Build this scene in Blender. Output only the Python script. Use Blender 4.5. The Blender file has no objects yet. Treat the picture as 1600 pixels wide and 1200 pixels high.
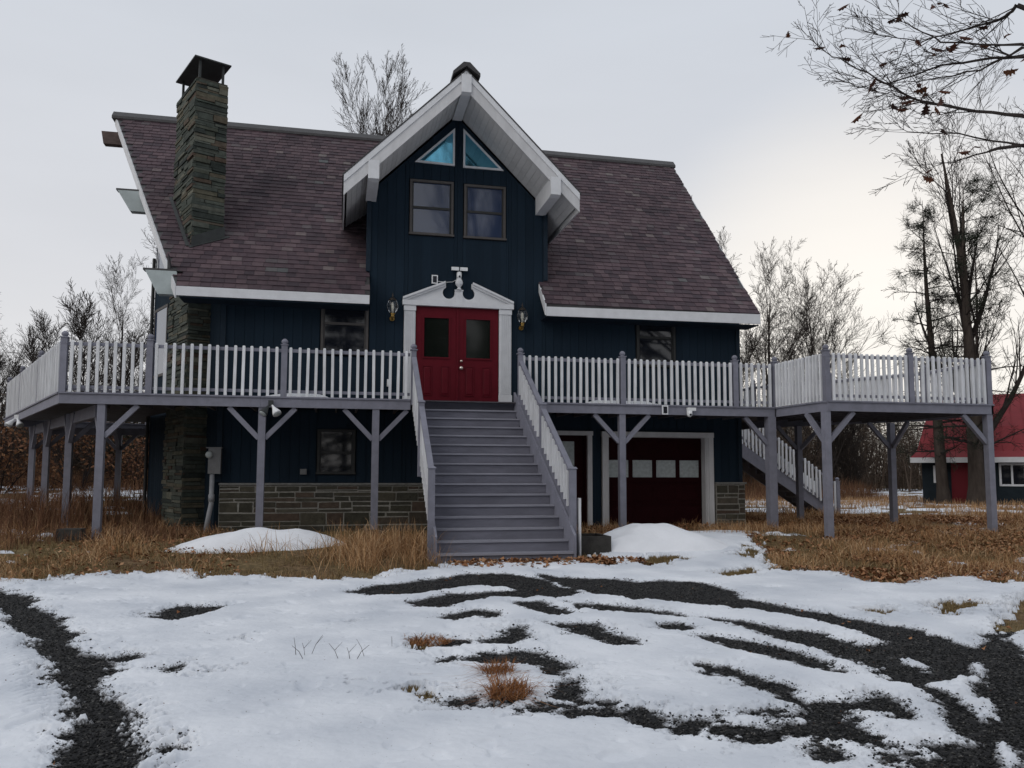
import bpy, bmesh, math, random
import numpy as np
from mathutils import Vector, Matrix
SC = bpy.context.scene
COL = SC.collection
R = math.radians
# ------------------------------------------------------------------ camera
TH = R(12.26); PITCH = R(4.8); ROLL = .0025
cam_d = bpy.data.cameras.new('camera'); cam = bpy.data.objects.new('camera', cam_d); COL.objects.link(cam)
cam_d.sensor_width = 36; cam_d.lens = 1260/1600*36; cam_d.shift_y = 34.2/1600; cam_d.clip_end = 2000; cam_d.clip_start = .1
CAM = Vector((-2.736, -16.70, 1.6))
_f0 = Vector((math.sin(TH), math.cos(TH), 0)); _r0 = Vector((math.cos(TH), -math.sin(TH), 0)); _z = Vector((0, 0, 1))
_f = _f0*math.cos(PITCH)+_z*math.sin(PITCH); _u = -_f0*math.sin(PITCH)+_z*math.cos(PITCH)
_r = _r0*math.cos(ROLL)+_u*math.sin(ROLL); _uu = -_r0*math.sin(ROLL)+_u*math.cos(ROLL)
cam.matrix_world = Matrix(((_r.x, _uu.x, -_f.x, CAM.x), (_r.y, _uu.y, -_f.y, CAM.y), (_r.z, _uu.z, -_f.z, CAM.z), (0, 0, 0, 1)))
SC.camera = cam
# ------------------------------------------------------------------ sky, sun, exposure
SUN_EL, SUN_AZ = R(34), R(232)          # azimuth clockwise from +Y: soft light from the left, behind the viewer
w = bpy.data.worlds.new('World'); SC.world = w; w.use_nodes = True
nt = w.node_tree; nt.nodes.clear(); N = nt.nodes.new; L = nt.links.new
out = N('ShaderNodeOutputWorld'); bg = N('ShaderNodeBackground'); L(bg.outputs[0], out.inputs[0])
tc = N('ShaderNodeTexCoord'); sep = N('ShaderNodeSeparateXYZ'); L(tc.outputs['Generated'], sep.inputs[0])
sky = N('ShaderNodeTexSky'); sky.sky_type = 'NISHITA'; sky.sun_disc = False; sky.sun_elevation = SUN_EL; sky.sun_rotation = SUN_AZ; sky.dust_density = 3
skm = N('ShaderNodeVectorMath'); skm.operation = 'SCALE'; skm.inputs[3].default_value = .10; L(sky.outputs[0], skm.inputs[0])
ramp = N('ShaderNodeValToRGB'); L(sep.outputs[2], ramp.inputs[0])       # overcast layer by elevation
cr = ramp.color_ramp; cr.elements[0].position = 0; cr.elements[0].color = (.72, .70, .69, 1); cr.elements[1].position = 1; cr.elements[1].color = (.57, .60, .64, 1)
e = cr.elements.new(.25); e.color = (.64, .645, .67, 1); e = cr.elements.new(.5); e.color = (.575, .602, .648, 1)
# warm thin patch in the cloud towards the low sun behind the right-hand trees
gd = Vector((math.sin(R(36)), math.cos(R(36)), .14)).normalized()
dot = N('ShaderNodeVectorMath'); dot.operation = 'DOT_PRODUCT'; L(tc.outputs['Generated'], dot.inputs[0]); dot.inputs[1].default_value = gd
mr = N('ShaderNodeMapRange'); mr.interpolation_type = 'SMOOTHSTEP'; mr.inputs[1].default_value = .948; mr.inputs[2].default_value = 1.0; L(dot.outputs['Value'], mr.inputs[0])
mp = N('ShaderNodeMapping'); mp.inputs['Scale'].default_value = (1, 1, 4.5); L(tc.outputs['Generated'], mp.inputs[0])
nz = N('ShaderNodeTexNoise'); nz.inputs['Scale'].default_value = 1.7; nz.inputs['Detail'].default_value = 5; nz.inputs['Roughness'].default_value = .5; L(mp.outputs[0], nz.inputs['Vector'])
mr2 = N('ShaderNodeMapRange'); mr2.inputs[1].default_value = .3; mr2.inputs[2].default_value = .7; mr2.inputs[3].default_value = .96; mr2.inputs[4].default_value = 1.04; L(nz.outputs[0], mr2.inputs[0])
mixw = N('ShaderNodeMix'); mixw.data_type = 'RGBA'; L(mr.outputs[0], mixw.inputs['Factor']); L(ramp.outputs[0], mixw.inputs[6]); mixw.inputs[7].default_value = (.93, .875, .80, 1)
mul = N('ShaderNodeVectorMath'); mul.operation = 'SCALE'; L(mixw.outputs[2], mul.inputs[0]); L(mr2.outputs[0], mul.inputs[3])
mx = N('ShaderNodeMix'); mx.data_type = 'RGBA'; mx.inputs['Factor'].default_value = .9; L(skm.outputs[0], mx.inputs[6]); L(mul.outputs[0], mx.inputs[7])
L(mx.outputs[2], bg.inputs[0]); bg.inputs[1].default_value = 1.17
sd = bpy.data.lights.new('sun', 'SUN'); sd.energy = .55; sd.angle = R(45); sd.color = (1, .97, .93)
so = bpy.data.objects.new('sun', sd); COL.objects.link(so)
_sd = Vector((math.sin(SUN_AZ)*math.cos(SUN_EL), math.cos(SUN_AZ)*math.cos(SUN_EL), math.sin(SUN_EL)))
so.rotation_euler = (-_sd).to_track_quat('-Z', 'Y').to_euler(); so.location = (-10, -20, 20)
SC.view_settings.view_transform = 'Standard'; SC.view_settings.look = 'None'; SC.view_settings.exposure = 0; SC.view_settings.gamma = 1; SC.view_settings.use_curve_mapping = False
SC.cycles.max_bounces = 6; SC.cycles.diffuse_bounces = 3
random.seed(7); RNG = np.random.default_rng(7)

# ------------------------------------------------------------------ materials
def mat(name, col, rough=.75, spec=.3, metal=0, noise=None, noise2=None, bump=None, ramp=None, rnd=None, stretch=None, coat=0, mode='OBJ'):
    """col base colour; noise=(scale, amount) brightness mottling; bump=(scale,strength,dist); ramp=[(pos,col)...] colour per piece"""
    m = bpy.data.materials.new(name); m.use_nodes = True; t = m.node_tree; b = t.nodes['Principled BSDF']
    N = t.nodes.new; L = t.links.new
    b.inputs['Roughness'].default_value = rough; b.inputs['Specular IOR Level'].default_value = spec; b.inputs['Metallic'].default_value = metal; b.inputs['Coat Weight'].default_value = coat
    c = None
    g = N('ShaderNodeNewGeometry'); oi = N('ShaderNodeObjectInfo')
    tx = N('ShaderNodeTexCoord'); pos = tx.outputs['Object']
    if mode == 'WORLD': pos = g.outputs['Position']
    if stretch:
        mp = N('ShaderNodeMapping'); mp.inputs['Scale'].default_value = stretch; L(pos, mp.inputs[0]); pos = mp.outputs[0]
    if ramp or rnd:
        ad = N('ShaderNodeMath'); ad.operation = 'ADD'; L(g.outputs['Random Per Island'], ad.inputs[0]); L(oi.outputs['Random'], ad.inputs[1])
        fr = N('ShaderNodeMath'); fr.operation = 'FRACT'; L(ad.outputs[0], fr.inputs[0])
    if ramp:
        cr = N('ShaderNodeValToRGB'); L(fr.outputs[0], cr.inputs[0]); els = cr.color_ramp.elements
        els[0].position = ramp[0][0]; els[0].color = (*ramp[0][1], 1); els[1].position = ramp[-1][0]; els[1].color = (*ramp[-1][1], 1)
        for p, cc in ramp[1:-1]:
            e = els.new(p); e.color = (*cc, 1)
        c = cr.outputs[0]
    if rnd:
        mr = N('ShaderNodeMapRange'); L(fr.outputs[0], mr.inputs[0]); mr.inputs[3].default_value = 1-rnd; mr.inputs[4].default_value = 1+rnd
        sc = N('ShaderNodeVectorMath'); sc.operation = 'SCALE'; L(mr.outputs[0], sc.inputs[3])
        if c: L(c, sc.inputs[0])
        else: sc.inputs[0].default_value = col
        c = sc.outputs[0]
    for noise in [q for q in (noise, noise2) if q]:
        nz = N('ShaderNodeTexNoise'); nz.inputs['Scale'].default_value = noise[0]; nz.inputs['Detail'].default_value = 6; nz.inputs['Roughness'].default_value = .62; L(pos, nz.inputs['Vector'])
        mr = N('ShaderNodeMapRange'); mr.inputs[1].default_value = .3; mr.inputs[2].default_value = .7; mr.inputs[3].default_value = 1-noise[1]; mr.inputs[4].default_value = 1+noise[1]; L(nz.outputs[0], mr.inputs[0])
        sc = N('ShaderNodeVectorMath'); sc.operation = 'SCALE'; L(mr.outputs[0], sc.inputs[3])
        if c: L(c, sc.inputs[0])
        else: sc.inputs[0].default_value = col
        c = sc.outputs[0]
    if c: L(c, b.inputs['Base Color'])
    else: b.inputs['Base Color'].default_value = (*col, 1)
    if bump:
        nz = N('ShaderNodeTexNoise'); nz.inputs['Scale'].default_value = bump[0]; nz.inputs['Detail'].default_value = 5; L(pos, nz.inputs['Vector'])
        bp = N('ShaderNodeBump'); bp.inputs['Strength'].default_value = bump[1]; bp.inputs['Distance'].default_value = bump[2] if len(bump) > 2 else .01; L(nz.outputs[0], bp.inputs['Height']); L(bp.outputs[0], b.inputs['Normal'])
    return m
M = {}
M['blue'] = mat('navy_siding_paint', (.0132, .0242, .0378), .85, .12, noise=(3, .22), bump=(60, .25, .004), rnd=.10, stretch=(1, 1, .12))
M['bluetrim'] = mat('navy_trim_paint', (.0130, .0235, .0370), .75, .2, noise=(4, .2))
M['white'] = mat('white_trim_paint', (.66, .67, .69), .6, .3, noise=(5, .07), bump=(40, .1, .003))
M['offwhite'] = mat('weathered_white_paint', (.58, .58, .59), .7, .25, noise=(4, .12), rnd=.05, stretch=(1, 1, .3))
M['soffit'] = mat('soffit_board_paint', (.60, .60, .60), .75, .2, noise=(6, .10), rnd=.06)
M['baluster'] = mat('baluster_white_paint', (.67, .68, .70), .7, .2, noise=(6, .14), rnd=.09, mode='WORLD', stretch=(1, 1, .35))
M['grey'] = mat('grey_deck_paint', (.205, .207, .250), .7, .25, noise=(5, .14), bump=(30, .2, .004), rnd=.09, mode='WORLD')
M['greydark'] = mat('worn_grey_deck_boards', (.10, .095, .105), .8, .2, noise=(6, .25), rnd=.12)
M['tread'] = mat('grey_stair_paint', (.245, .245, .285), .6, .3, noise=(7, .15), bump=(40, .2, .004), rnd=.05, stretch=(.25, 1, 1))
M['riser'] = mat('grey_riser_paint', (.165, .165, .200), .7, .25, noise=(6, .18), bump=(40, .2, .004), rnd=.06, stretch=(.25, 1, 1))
M['slate'] = mat('purple_slate', (.08, .05, .06), .72, .28, noise=(7, .16), noise2=(.55, .22), bump=(35, .35, .006), mode='WORLD', ramp=[(0, (.046, .033, .041)), (.25, (.064, .043, .052)), (.55, (.077, .051, .060)), (.80, (.091, .060, .069)), (.90, (.108, .076, .084)), (.955, (.082, .070, .076)), (.970, (.115, .088, .092)), (.990, (.15, .122, .12)), (1, (.085, .092, .095))])
M['ridge'] = mat('dark_ridge_metal', (.05, .048, .05), .5, .4, noise=(5, .25))
M['stone'] = mat('chimney_fieldstone', (.1, .1, .07), .85, .2, noise=(9, .30), bump=(22, .5, .012), mode='WORLD', ramp=[(0, (.028, .034, .031)), (.2, (.060, .070, .060)), (.42, (.088, .096, .080)), (.6, (.050, .062, .052)), (.72, (.105, .098, .070)), (.84, (.075, .050, .038)), (.92, (.14, .140, .110)), (1, (.042, .050, .046))])
M['mortar'] = mat('stone_mortar', (.055, .053, .045), .95, .1, noise=(20, .3), bump=(40, .4, .006))
M['mortarlight'] = mat('pale_mortar', (.30, .29, .26), .95, .1, noise=(20, .25), bump=(40, .4, .006))
M['wallstone'] = mat('foundation_ledgestone', (.1, .09, .07), .85, .2, noise=(9, .28), bump=(22, .5, .012), mode='WORLD', ramp=[(0, (.048, .046, .035)), (.3, (.082, .075, .056)), (.55, (.056, .054, .043)), (.75, (.085, .060, .046)), (.9, (.105, .098, .078)), (1, (.045, .044, .038))])
M['cap'] = mat('chimney_cap_metal', (.030, .034, .034), .55, .4, noise=(6, .3))
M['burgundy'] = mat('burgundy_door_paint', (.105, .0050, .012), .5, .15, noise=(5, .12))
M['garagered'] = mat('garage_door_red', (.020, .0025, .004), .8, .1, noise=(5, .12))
M['glass'] = mat('window_glass', (.008, .010, .016), .04, .75)
M['glassblue'] = mat('sky_tinted_glass', (.028, .045, .095), .05, .95, coat=.3)  # blue of the reflected sky put into the base colour
M['glassteal'] = mat('blue_film_glass', (.16, .46, .62), .05, .5, metal=1)
M['glassdoor'] = mat('door_glass', (.008, .010, .008), .07, .4)
M['frost'] = mat('frosted_pane', (.42, .46, .46), .45, .3, noise=(14, .22))
M['frame'] = mat('taupe_window_frame', (.085, .078, .075), .6, .3, noise=(8, .12))
M['darkframe'] = mat('dark_window_frame', (.035, .036, .036), .6, .3, noise=(8, .12))
M['brass'] = mat('aged_brass', (.42, .27, .085), .35, .5, metal=1, noise=(30, .3))
M['bronze'] = mat('lantern_metal', (.05, .042, .035), .45, .5, metal=.7)
M['knob'] = mat('satin_nickel_knob', (.75, .66, .60), .3, .5, metal=.8)
gl = mat('lantern_glass', (.75, .78, .8), .03, .5); gl.node_tree.nodes['Principled BSDF'].inputs['Transmission Weight'].default_value = 1; gl.node_tree.nodes['Principled BSDF'].inputs['IOR'].default_value = 1.38; M['lglass'] = gl
M['bulb'] = mat('unlit_bulb', (.85, .80, .68), .3, .4)
M['plastic'] = mat('white_plastic', (.78, .79, .80), .4, .4)
M['panel'] = mat('solar_cell_panel', (.010, .012, .02), .15, .6)
M['meter'] = mat('meter_box_grey', (.17, .172, .175), .5, .4, noise=(9, .12))
M['pvc'] = mat('grey_conduit', (.30, .31, .33), .5, .4, noise=(12, .12))
M['concrete'] = mat('concrete_block', (.20, .20, .19), .9, .2, noise=(8, .25), bump=(40, .5, .008))
M['timber'] = mat('dark_weathered_timber', (.055, .052, .048), .9, .2, noise=(8, .3), bump=(30, .5, .01))
M['brownwood'] = mat('weathered_beam_end', (.10, .075, .068), .85, .2, noise=(9, .35), stretch=(.4, 1, 1))
M['beampale'] = mat('metal_clad_beam', (.40, .45, .45), .5, .35, noise=(4, .12))
M['bark'] = mat('brown_bark', (.062, .050, .043), .95, .1, noise=(5, .35), bump=(16, .9, .03), stretch=(1, 1, .25))
M['barkgrey'] = mat('grey_bark', (.052, .044, .040), .95, .1, noise=(5, .3), stretch=(1, 1, .3))
M['woodbrown'] = mat('distant_wood_bark', (.085, .064, .050), .95, .1, rnd=.5)
M['barkdark'] = mat('dark_twig_bark', (.040, .033, .031), .95, .1, noise=(3, .25))
M['needle'] = mat('dark_pine_needles', (.020, .027, .017), .8, .2, rnd=.45)
M['fir'] = mat('evergreen_foliage', (.028, .038, .020), .85, .2, rnd=.5)
M['beech'] = mat('dry_copper_leaves', (.2, .1, .05), .8, .2, ramp=[(0, (.075, .036, .023)), (.4, (.135, .062, .034)), (.75, (.20, .095, .048)), (1, (.28, .15, .075))])
M['oakleaf'] = mat('brown_oak_leaf', (.12, .05, .03), .7, .25, ramp=[(0, (.055, .024, .018)), (.6, (.12, .045, .026)), (1, (.17, .07, .035))])
M['litter'] = mat('fallen_leaves', (.2, .1, .06), .85, .2, ramp=[(0, (.11, .050, .028)), (.35, (.24, .108, .050)), (.7, (.36, .18, .088)), (1, (.46, .29, .17))])
M['straw'] = mat('dry_straw_grass', (.3, .2, .1), .85, .2, ramp=[(0, (.15, .075, .034)), (.3, (.32, .172, .080)), (.65, (.48, .285, .138)), (1, (.64, .45, .27))])
M['brush'] = mat('reddish_dry_brush', (.14, .08, .05), .9, .15, ramp=[(0, (.075, .038, .025)), (.4, (.16, .078, .046)), (.8, (.25, .135, .075)), (1, (.34, .22, .125))])
M['tuft'] = mat('orange_grass_tuft', (.3, .13, .05), .8, .2, ramp=[(0, (.16, .062, .026)), (.5, (.29, .125, .050)), (1, (.40, .20, .085))])
M['turf'] = mat('short_olive_turf', (.15, .12, .06), .9, .15, ramp=[(0, (.12, .088, .042)), (.5, (.22, .16, .075)), (1, (.34, .25, .13))])
M['redroof'] = mat('red_metal_roof', (.27, .034, .042), .65, .35, noise=(2, .12))
M['navyfar'] = mat('navy_cottage_siding', (.014, .021, .027), .8, .2, noise=(4, .2), rnd=.1)
M['reddoorfar'] = mat('crimson_cottage_door', (.16, .010, .018), .6, .3)
M['stonegrit'] = mat('gravel_stones', (.03, .03, .032), .8, .3, ramp=[(0, (.007, .007, .008)), (.6, (.015, .0155, .016)), (.86, (.032, .032, .031)), (.96, (.075, .072, .068)), (1, (.17, .16, .15))])
def ground_mat():
    m = mat('leafy_winter_ground', (.12, .08, .045), .95, .1, bump=(14, .8, .03), mode='WORLD'); t = m.node_tree; b = t.nodes['Principled BSDF']; N = t.nodes.new; L = t.links.new
    g = N('ShaderNodeNewGeometry')
    n1 = N('ShaderNodeTexNoise'); n1.inputs['Scale'].default_value = .55; n1.inputs['Detail'].default_value = 8; L(g.outputs['Position'], n1.inputs['Vector'])
    n2 = N('ShaderNodeTexNoise'); n2.inputs['Scale'].default_value = 11; n2.inputs['Detail'].default_value = 6; n2.inputs['Roughness'].default_value = .7; L(g.outputs['Position'], n2.inputs['Vector'])
    c1 = N('ShaderNodeValToRGB'); L(n2.outputs[0], c1.inputs[0]); els = c1.color_ramp.elements
    els[0].position = .3; els[0].color = (.045, .030, .019, 1); els[1].position = .72; els[1].color = (.30, .205, .115, 1); e = els.new(.5); e.color = (.15, .098, .056, 1)
    c2 = N('ShaderNodeValToRGB'); L(n2.outputs[0], c2.inputs[0]); els = c2.color_ramp.elements
    els[0].position = .3; els[0].color = (.065, .050, .026, 1); els[1].position = .72; els[1].color = (.30, .225, .115, 1)
    mr = N('ShaderNodeMapRange'); mr.inputs[1].default_value = .42; mr.inputs[2].default_value = .58; L(n1.outputs[0], mr.inputs[0])
    mx = N('ShaderNodeMix'); mx.data_type = 'RGBA'; L(mr.outputs[0], mx.inputs['Factor']); L(c1.outputs[0], mx.inputs[6]); L(c2.outputs[0], mx.inputs[7]); L(mx.outputs[2], b.inputs['Base Color'])
    return m
M['ground'] = ground_mat()
def gravel_mat():
    m = mat('dark_gravel', (.02, .02, .02), .85, .3, mode='WORLD'); t = m.node_tree; b = t.nodes['Principled BSDF']; N = t.nodes.new; L = t.links.new
    g = N('ShaderNodeNewGeometry'); v = N('ShaderNodeTexVoronoi'); v.inputs['Scale'].default_value = 55; L(g.outputs['Position'], v.inputs['Vector'])
    sp = N('ShaderNodeSeparateColor'); L(v.outputs['Color'], sp.inputs[0])
    c = N('ShaderNodeValToRGB'); L(sp.outputs[0], c.inputs[0]); els = c.color_ramp.elements; els[0].color = (.006, .006, .007, 1); els[1].color = (.13, .125, .115, 1); e = els.new(.78); e.color = (.016, .016, .017, 1); e = els.new(.93); e.color = (.045, .043, .040, 1)
    L(c.outputs[0], b.inputs['Base Color'])
    bp = N('ShaderNodeBump'); bp.inputs['Strength'].default_value = 1; bp.inputs['Distance'].default_value = .012; bp.invert = True; L(v.outputs['Distance'], bp.inputs['Height']); L(bp.outputs[0], b.inputs['Normal'])
    return m
M['gravel'] = gravel_mat()
def snow_mat():
    m = mat('old_snow', (.8, .81, .84), .7, .25, bump=(26, .25, .02), mode='WORLD'); t = m.node_tree; b = t.nodes['Principled BSDF']; N = t.nodes.new; L = t.links.new
    g = N('ShaderNodeNewGeometry')
    n = N('ShaderNodeTexNoise'); n.inputs['Scale'].default_value = 1.1; n.inputs['Detail'].default_value = 7; L(g.outputs['Position'], n.inputs['Vector'])
    c = N('ShaderNodeValToRGB'); L(n.outputs[0], c.inputs[0]); els = c.color_ramp.elements; els[0].position = .3; els[0].color = (.60, .635, .695, 1); els[1].position = .65; els[1].color = (.82, .845, .89, 1)
    at = N('ShaderNodeAttribute'); at.attribute_name = 'slush'; sn = N('ShaderNodeTexNoise'); sn.inputs['Scale'].default_value = 75; sn.inputs['Detail'].default_value = 3; L(g.outputs['Position'], sn.inputs['Vector'])
    sb = N('ShaderNodeMath'); sb.operation = 'SUBTRACT'; L(at.outputs['Fac'], sb.inputs[0]); L(sn.outputs[0], sb.inputs[1]); sm = N('ShaderNodeMath'); sm.operation = 'MULTIPLY'; sm.use_clamp = True; sm.inputs[1].default_value = 3.2; L(sb.outputs[0], sm.inputs[0])
    v = N('ShaderNodeTexNoise'); v.inputs['Scale'].default_value = 42; v.inputs['Detail'].default_value = 3; L(g.outputs['Position'], v.inputs['Vector'])
    mr = N('ShaderNodeMapRange'); mr.inputs[1].default_value = .70; mr.inputs[2].default_value = .76; L(v.outputs[0], mr.inputs[0])
    mx = N('ShaderNodeMix'); mx.data_type = 'RGBA'; L(mr.outputs[0], mx.inputs['Factor']); L(c.outputs[0], mx.inputs[6]); mx.inputs[7].default_value = (.22, .20, .19, 1)
    m2 = N('ShaderNodeMix'); m2.data_type = 'RGBA'; L(sm.outputs[0], m2.inputs['Factor']); L(mx.outputs[2], m2.inputs[6]); m2.inputs[7].default_value = (.13, .13, .135, 1); L(m2.outputs[2], b.inputs['Base Color'])
    return m
M['snow'] = snow_mat()
M['cleansnow'] = mat('clean_snow', (.82, .835, .87), .7, .2, noise=(2, .05), bump=(20, .3, .02))

# ------------------------------------------------------------------ object helpers
WL = {}
def thing(name, label, cat, loc=(0, 0, 0), group=None):
    o = bpy.data.objects.new(name, None); COL.objects.link(o); o.location = loc; o.empty_display_size = .2
    o['label'] = label; o['category'] = cat
    if group: o['group'] = group
    WL[o.name] = Vector(loc); return o
def tag(o, label=None, cat=None, group=None, kind=None):
    if label: o['label'] = label
    if cat: o['category'] = cat
    if group: o['group'] = group
    if kind: o['kind'] = kind
    return o
def link(name, me, parent=None, mats=None, loc=None, base=None):
    """link mesh whose vertices are in world coordinates (base=None) or local (base=world location)"""
    o = bpy.data.objects.new(name, me); COL.objects.link(o)
    pw = WL[parent.name] if parent else Vector((0, 0, 0))
    wl = Vector(base) if base is not None else Vector((0, 0, 0))
    if parent: o.parent = parent
    o.location = wl-pw; WL[o.name] = wl
    return o
class MB:
    def __init__(s): s.v = []; s.f = []
    def quad(s, a, b, c, d):
        n = len(s.v); s.v += [tuple(a), tuple(b), tuple(c), tuple(d)]; s.f.append((n, n+1, n+2, n+3)); return s
    def poly(s, pts):
        n = len(s.v); s.v += [tuple(p) for p in pts]; s.f.append(tuple(range(n, n+len(pts)))); return s
    def hexa(s, b, t):
        n = len(s.v); s.v += [tuple(p) for p in b]+[tuple(p) for p in t]
        s.f += [(n+3, n+2, n+1, n), (n+4, n+5, n+6, n+7)]+[(n+i, n+(i+1) % 4, n+4+(i+1) % 4, n+4+i) for i in range(4)]; return s
    def box(s, x0, x1, y0, y1, z0, z1):
        return s.hexa([(x0, y0, z0), (x1, y0, z0), (x1, y1, z0), (x0, y1, z0)], [(x0, y0, z1), (x1, y0, z1), (x1, y1, z1), (x0, y1, z1)])
    def bar(s, a, b, w, h, up=(0, 0, 1)):
        """rectangular bar from a to b; w sideways, h along up"""
        a = Vector(a); b = Vector(b); d = (b-a).normalized(); u = Vector(up); sd = d.cross(u)
        if sd.length < 1e-4: sd = d.cross(Vector((0, 1, 0)))
        sd.normalize(); u = sd.cross(d).normalized(); x = sd*w/2; y = u*h/2
        return s.hexa([a-x-y, a+x-y, a+x+y, a-x+y], [b-x-y, b+x-y, b+x+y, b-x+y])
    def prism(s, pts, ext):
        """extrude a polygon (3D points) by vector ext"""
        n = len(s.v); k = len(pts); e = Vector(ext); s.v += [tuple(p) for p in pts]+[tuple(Vector(p)+e) for p in pts]
        s.f += [tuple(range(n, n+k))[::-1], tuple(range(n+k, n+2*k))]+[(n+i, n+(i+1) % k, n+k+(i+1) % k, n+k+i) for i in range(k)]; return s
    def lathe(s, c, prof, seg=12, axis='z'):
        n = len(s.v); k = len(prof)
        for r, h in prof:
            for i in range(seg):
                a = 2*math.pi*i/seg; x, y = r*math.cos(a), r*math.sin(a)
                s.v.append((c[0]+x, c[1]+y, c[2]+h) if axis == 'z' else (c[0]+x, c[1]+h, c[2]+y))
        for j in range(k-1):
            for i in range(seg): s.f.append((n+j*seg+i, n+j*seg+(i+1) % seg, n+(j+1)*seg+(i+1) % seg, n+(j+1)*seg+i))
        s.f.append(tuple(n+i for i in range(seg))[::-1]); s.f.append(tuple(n+(k-1)*seg+i for i in range(seg))); return s
    def tube(s, pts, rad, seg=6):
        rings = []
        for i, p in enumerate(pts):
            p = Vector(p); d = (Vector(pts[min(i+1, len(pts)-1)])-Vector(pts[max(i-1, 0)])).normalized()
            u = d.cross(Vector((0, 0, 1)) if abs(d.z) < .9 else Vector((1, 0, 0))).normalized(); v = d.cross(u); r = rad[i] if hasattr(rad, '__len__') else rad
            n = len(s.v); s.v += [tuple(p+u*r*math.cos(2*math.pi*k/seg)+v*r*math.sin(2*math.pi*k/seg)) for k in range(seg)]; rings.append(n)
        for a, b in zip(rings, rings[1:]):
            for k in range(seg): s.f.append((a+k, a+(k+1) % seg, b+(k+1) % seg, b+k))
        s.f.append(tuple(rings[0]+k for k in range(seg))[::-1]); s.f.append(tuple(rings[-1]+k for k in range(seg))); return s
    def mesh(s, name, m, base=(0, 0, 0), smooth=False):
        me = bpy.data.meshes.new(name); b = Vector(base)
        me.from_pydata([tuple(Vector(p)-b) for p in s.v], [], s.f); me.materials.append(m if not isinstance(m, str) else M[m]); 
        bm = bmesh.new(); bm.from_mesh(me); bmesh.ops.recalc_face_normals(bm, faces=bm.faces); bm.to_mesh(me); bm.free()
        if smooth: me.shade_smooth()
        me.update(); return me
    def build(s, name, m, parent=None, smooth=False, base=None):
        if base is None: base = WL[parent.name] if parent else (0, 0, 0)
        return link(name, s.mesh(name, m, base, smooth), parent, base=base)
def inst(name, me, parent, loc, rot=None, scale=None):
    o = bpy.data.objects.new(name, me); COL.objects.link(o); o.parent = parent; o.location = Vector(loc)-WL[parent.name]
    if rot: o.rotation_euler = rot
    if scale: o.scale = scale
    WL[o.name] = Vector(loc); return o
def np_mesh(name, v, f, m, smooth=False):
    """v (n,3) array, f (k,3|4) int array"""
    me = bpy.data.meshes.new(name); v = np.asarray(v, np.float32); f = np.asarray(f, np.int32); k = f.shape[1]
    me.vertices.add(len(v)); me.vertices.foreach_set('co', v.ravel()); me.loops.add(f.size); me.loops.foreach_set('vertex_index', f.ravel())
    me.polygons.add(len(f)); me.polygons.foreach_set('loop_start', np.arange(0, f.size, k, dtype=np.int32)); me.polygons.foreach_set('loop_total', np.full(len(f), k, np.int32))
    me.update(calc_edges=True); me.materials.append(m if not isinstance(m, str) else M[m])
    if smooth: me.shade_smooth()
    me.validate(); return me
# ------------------------------------------------------------------ numpy noise
def _h(ix, iy, seed):
    n = (ix.astype(np.int64)*374761393+iy.astype(np.int64)*668265263+seed*1274126177) & 0x7fffffff
    n = (n ^ (n >> 13))*1274126177 & 0x7fffffff
    return ((n ^ (n >> 16)) & 0xffff)/65535.
def vnoise(x, y, seed=0):
    ix = np.floor(x); iy = np.floor(y); fx = x-ix; fy = y-iy; fx = fx*fx*(3-2*fx); fy = fy*fy*(3-2*fy)
    a = _h(ix, iy, seed); b = _h(ix+1, iy, seed); c = _h(ix, iy+1, seed); d = _h(ix+1, iy+1, seed)
    return (a*(1-fx)+b*fx)*(1-fy)+(c*(1-fx)+d*fx)*fy
def fbm(x, y, scale, octv=4, seed=0, gain=.5):
    s = 0; a = 1; t = 0
    for i in range(octv):
        s = s+a*(vnoise(x*scale+17.3*i, y*scale-9.1*i, seed+i)*2-1); t += a; a *= gain; scale *= 2.03
    return s/t
def sst(a,b,x):
    t=np.clip((np.asarray(x,float)-a)/(b-a),0,1); return t*t*(3-2*t)
def ground_h(x,y):
    x=np.asarray(x,float); y=np.asarray(y,float)
    z=0.04*sst(-13,-6,y)+0.30*sst(-5.2,-.6,y)
    lf=sst(-3,-10,x)*np.clip((y-1.0)/24,0,1.1)
    z=z+.85*lf-.08*sst(6,20,x)*sst(0,12,y)
    z=z+.010*np.sin(x*.9+1.3)*np.sin(y*.7)+.006*np.sin(x*2.3+y*1.9)
    return z
# ================================================================== HOUSE
W = 1.5                                   # front wall plane (y); the deck edge is y = 0
TP = math.tan(R(46.5)); RIDGE_V = 6.45; ZD = 3.13
def zroof(v): return 6.12+(min(v, 2*RIDGE_V-v)-1.5)*TP
DU, DZ, DS = -.12, 10.40, .99             # dormer axis, apex height, slope
house = thing('house', 'dark navy chalet house with purple slate roof, white dormer gable and stone chimney', 'house', (0, 6.4, .3))
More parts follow.
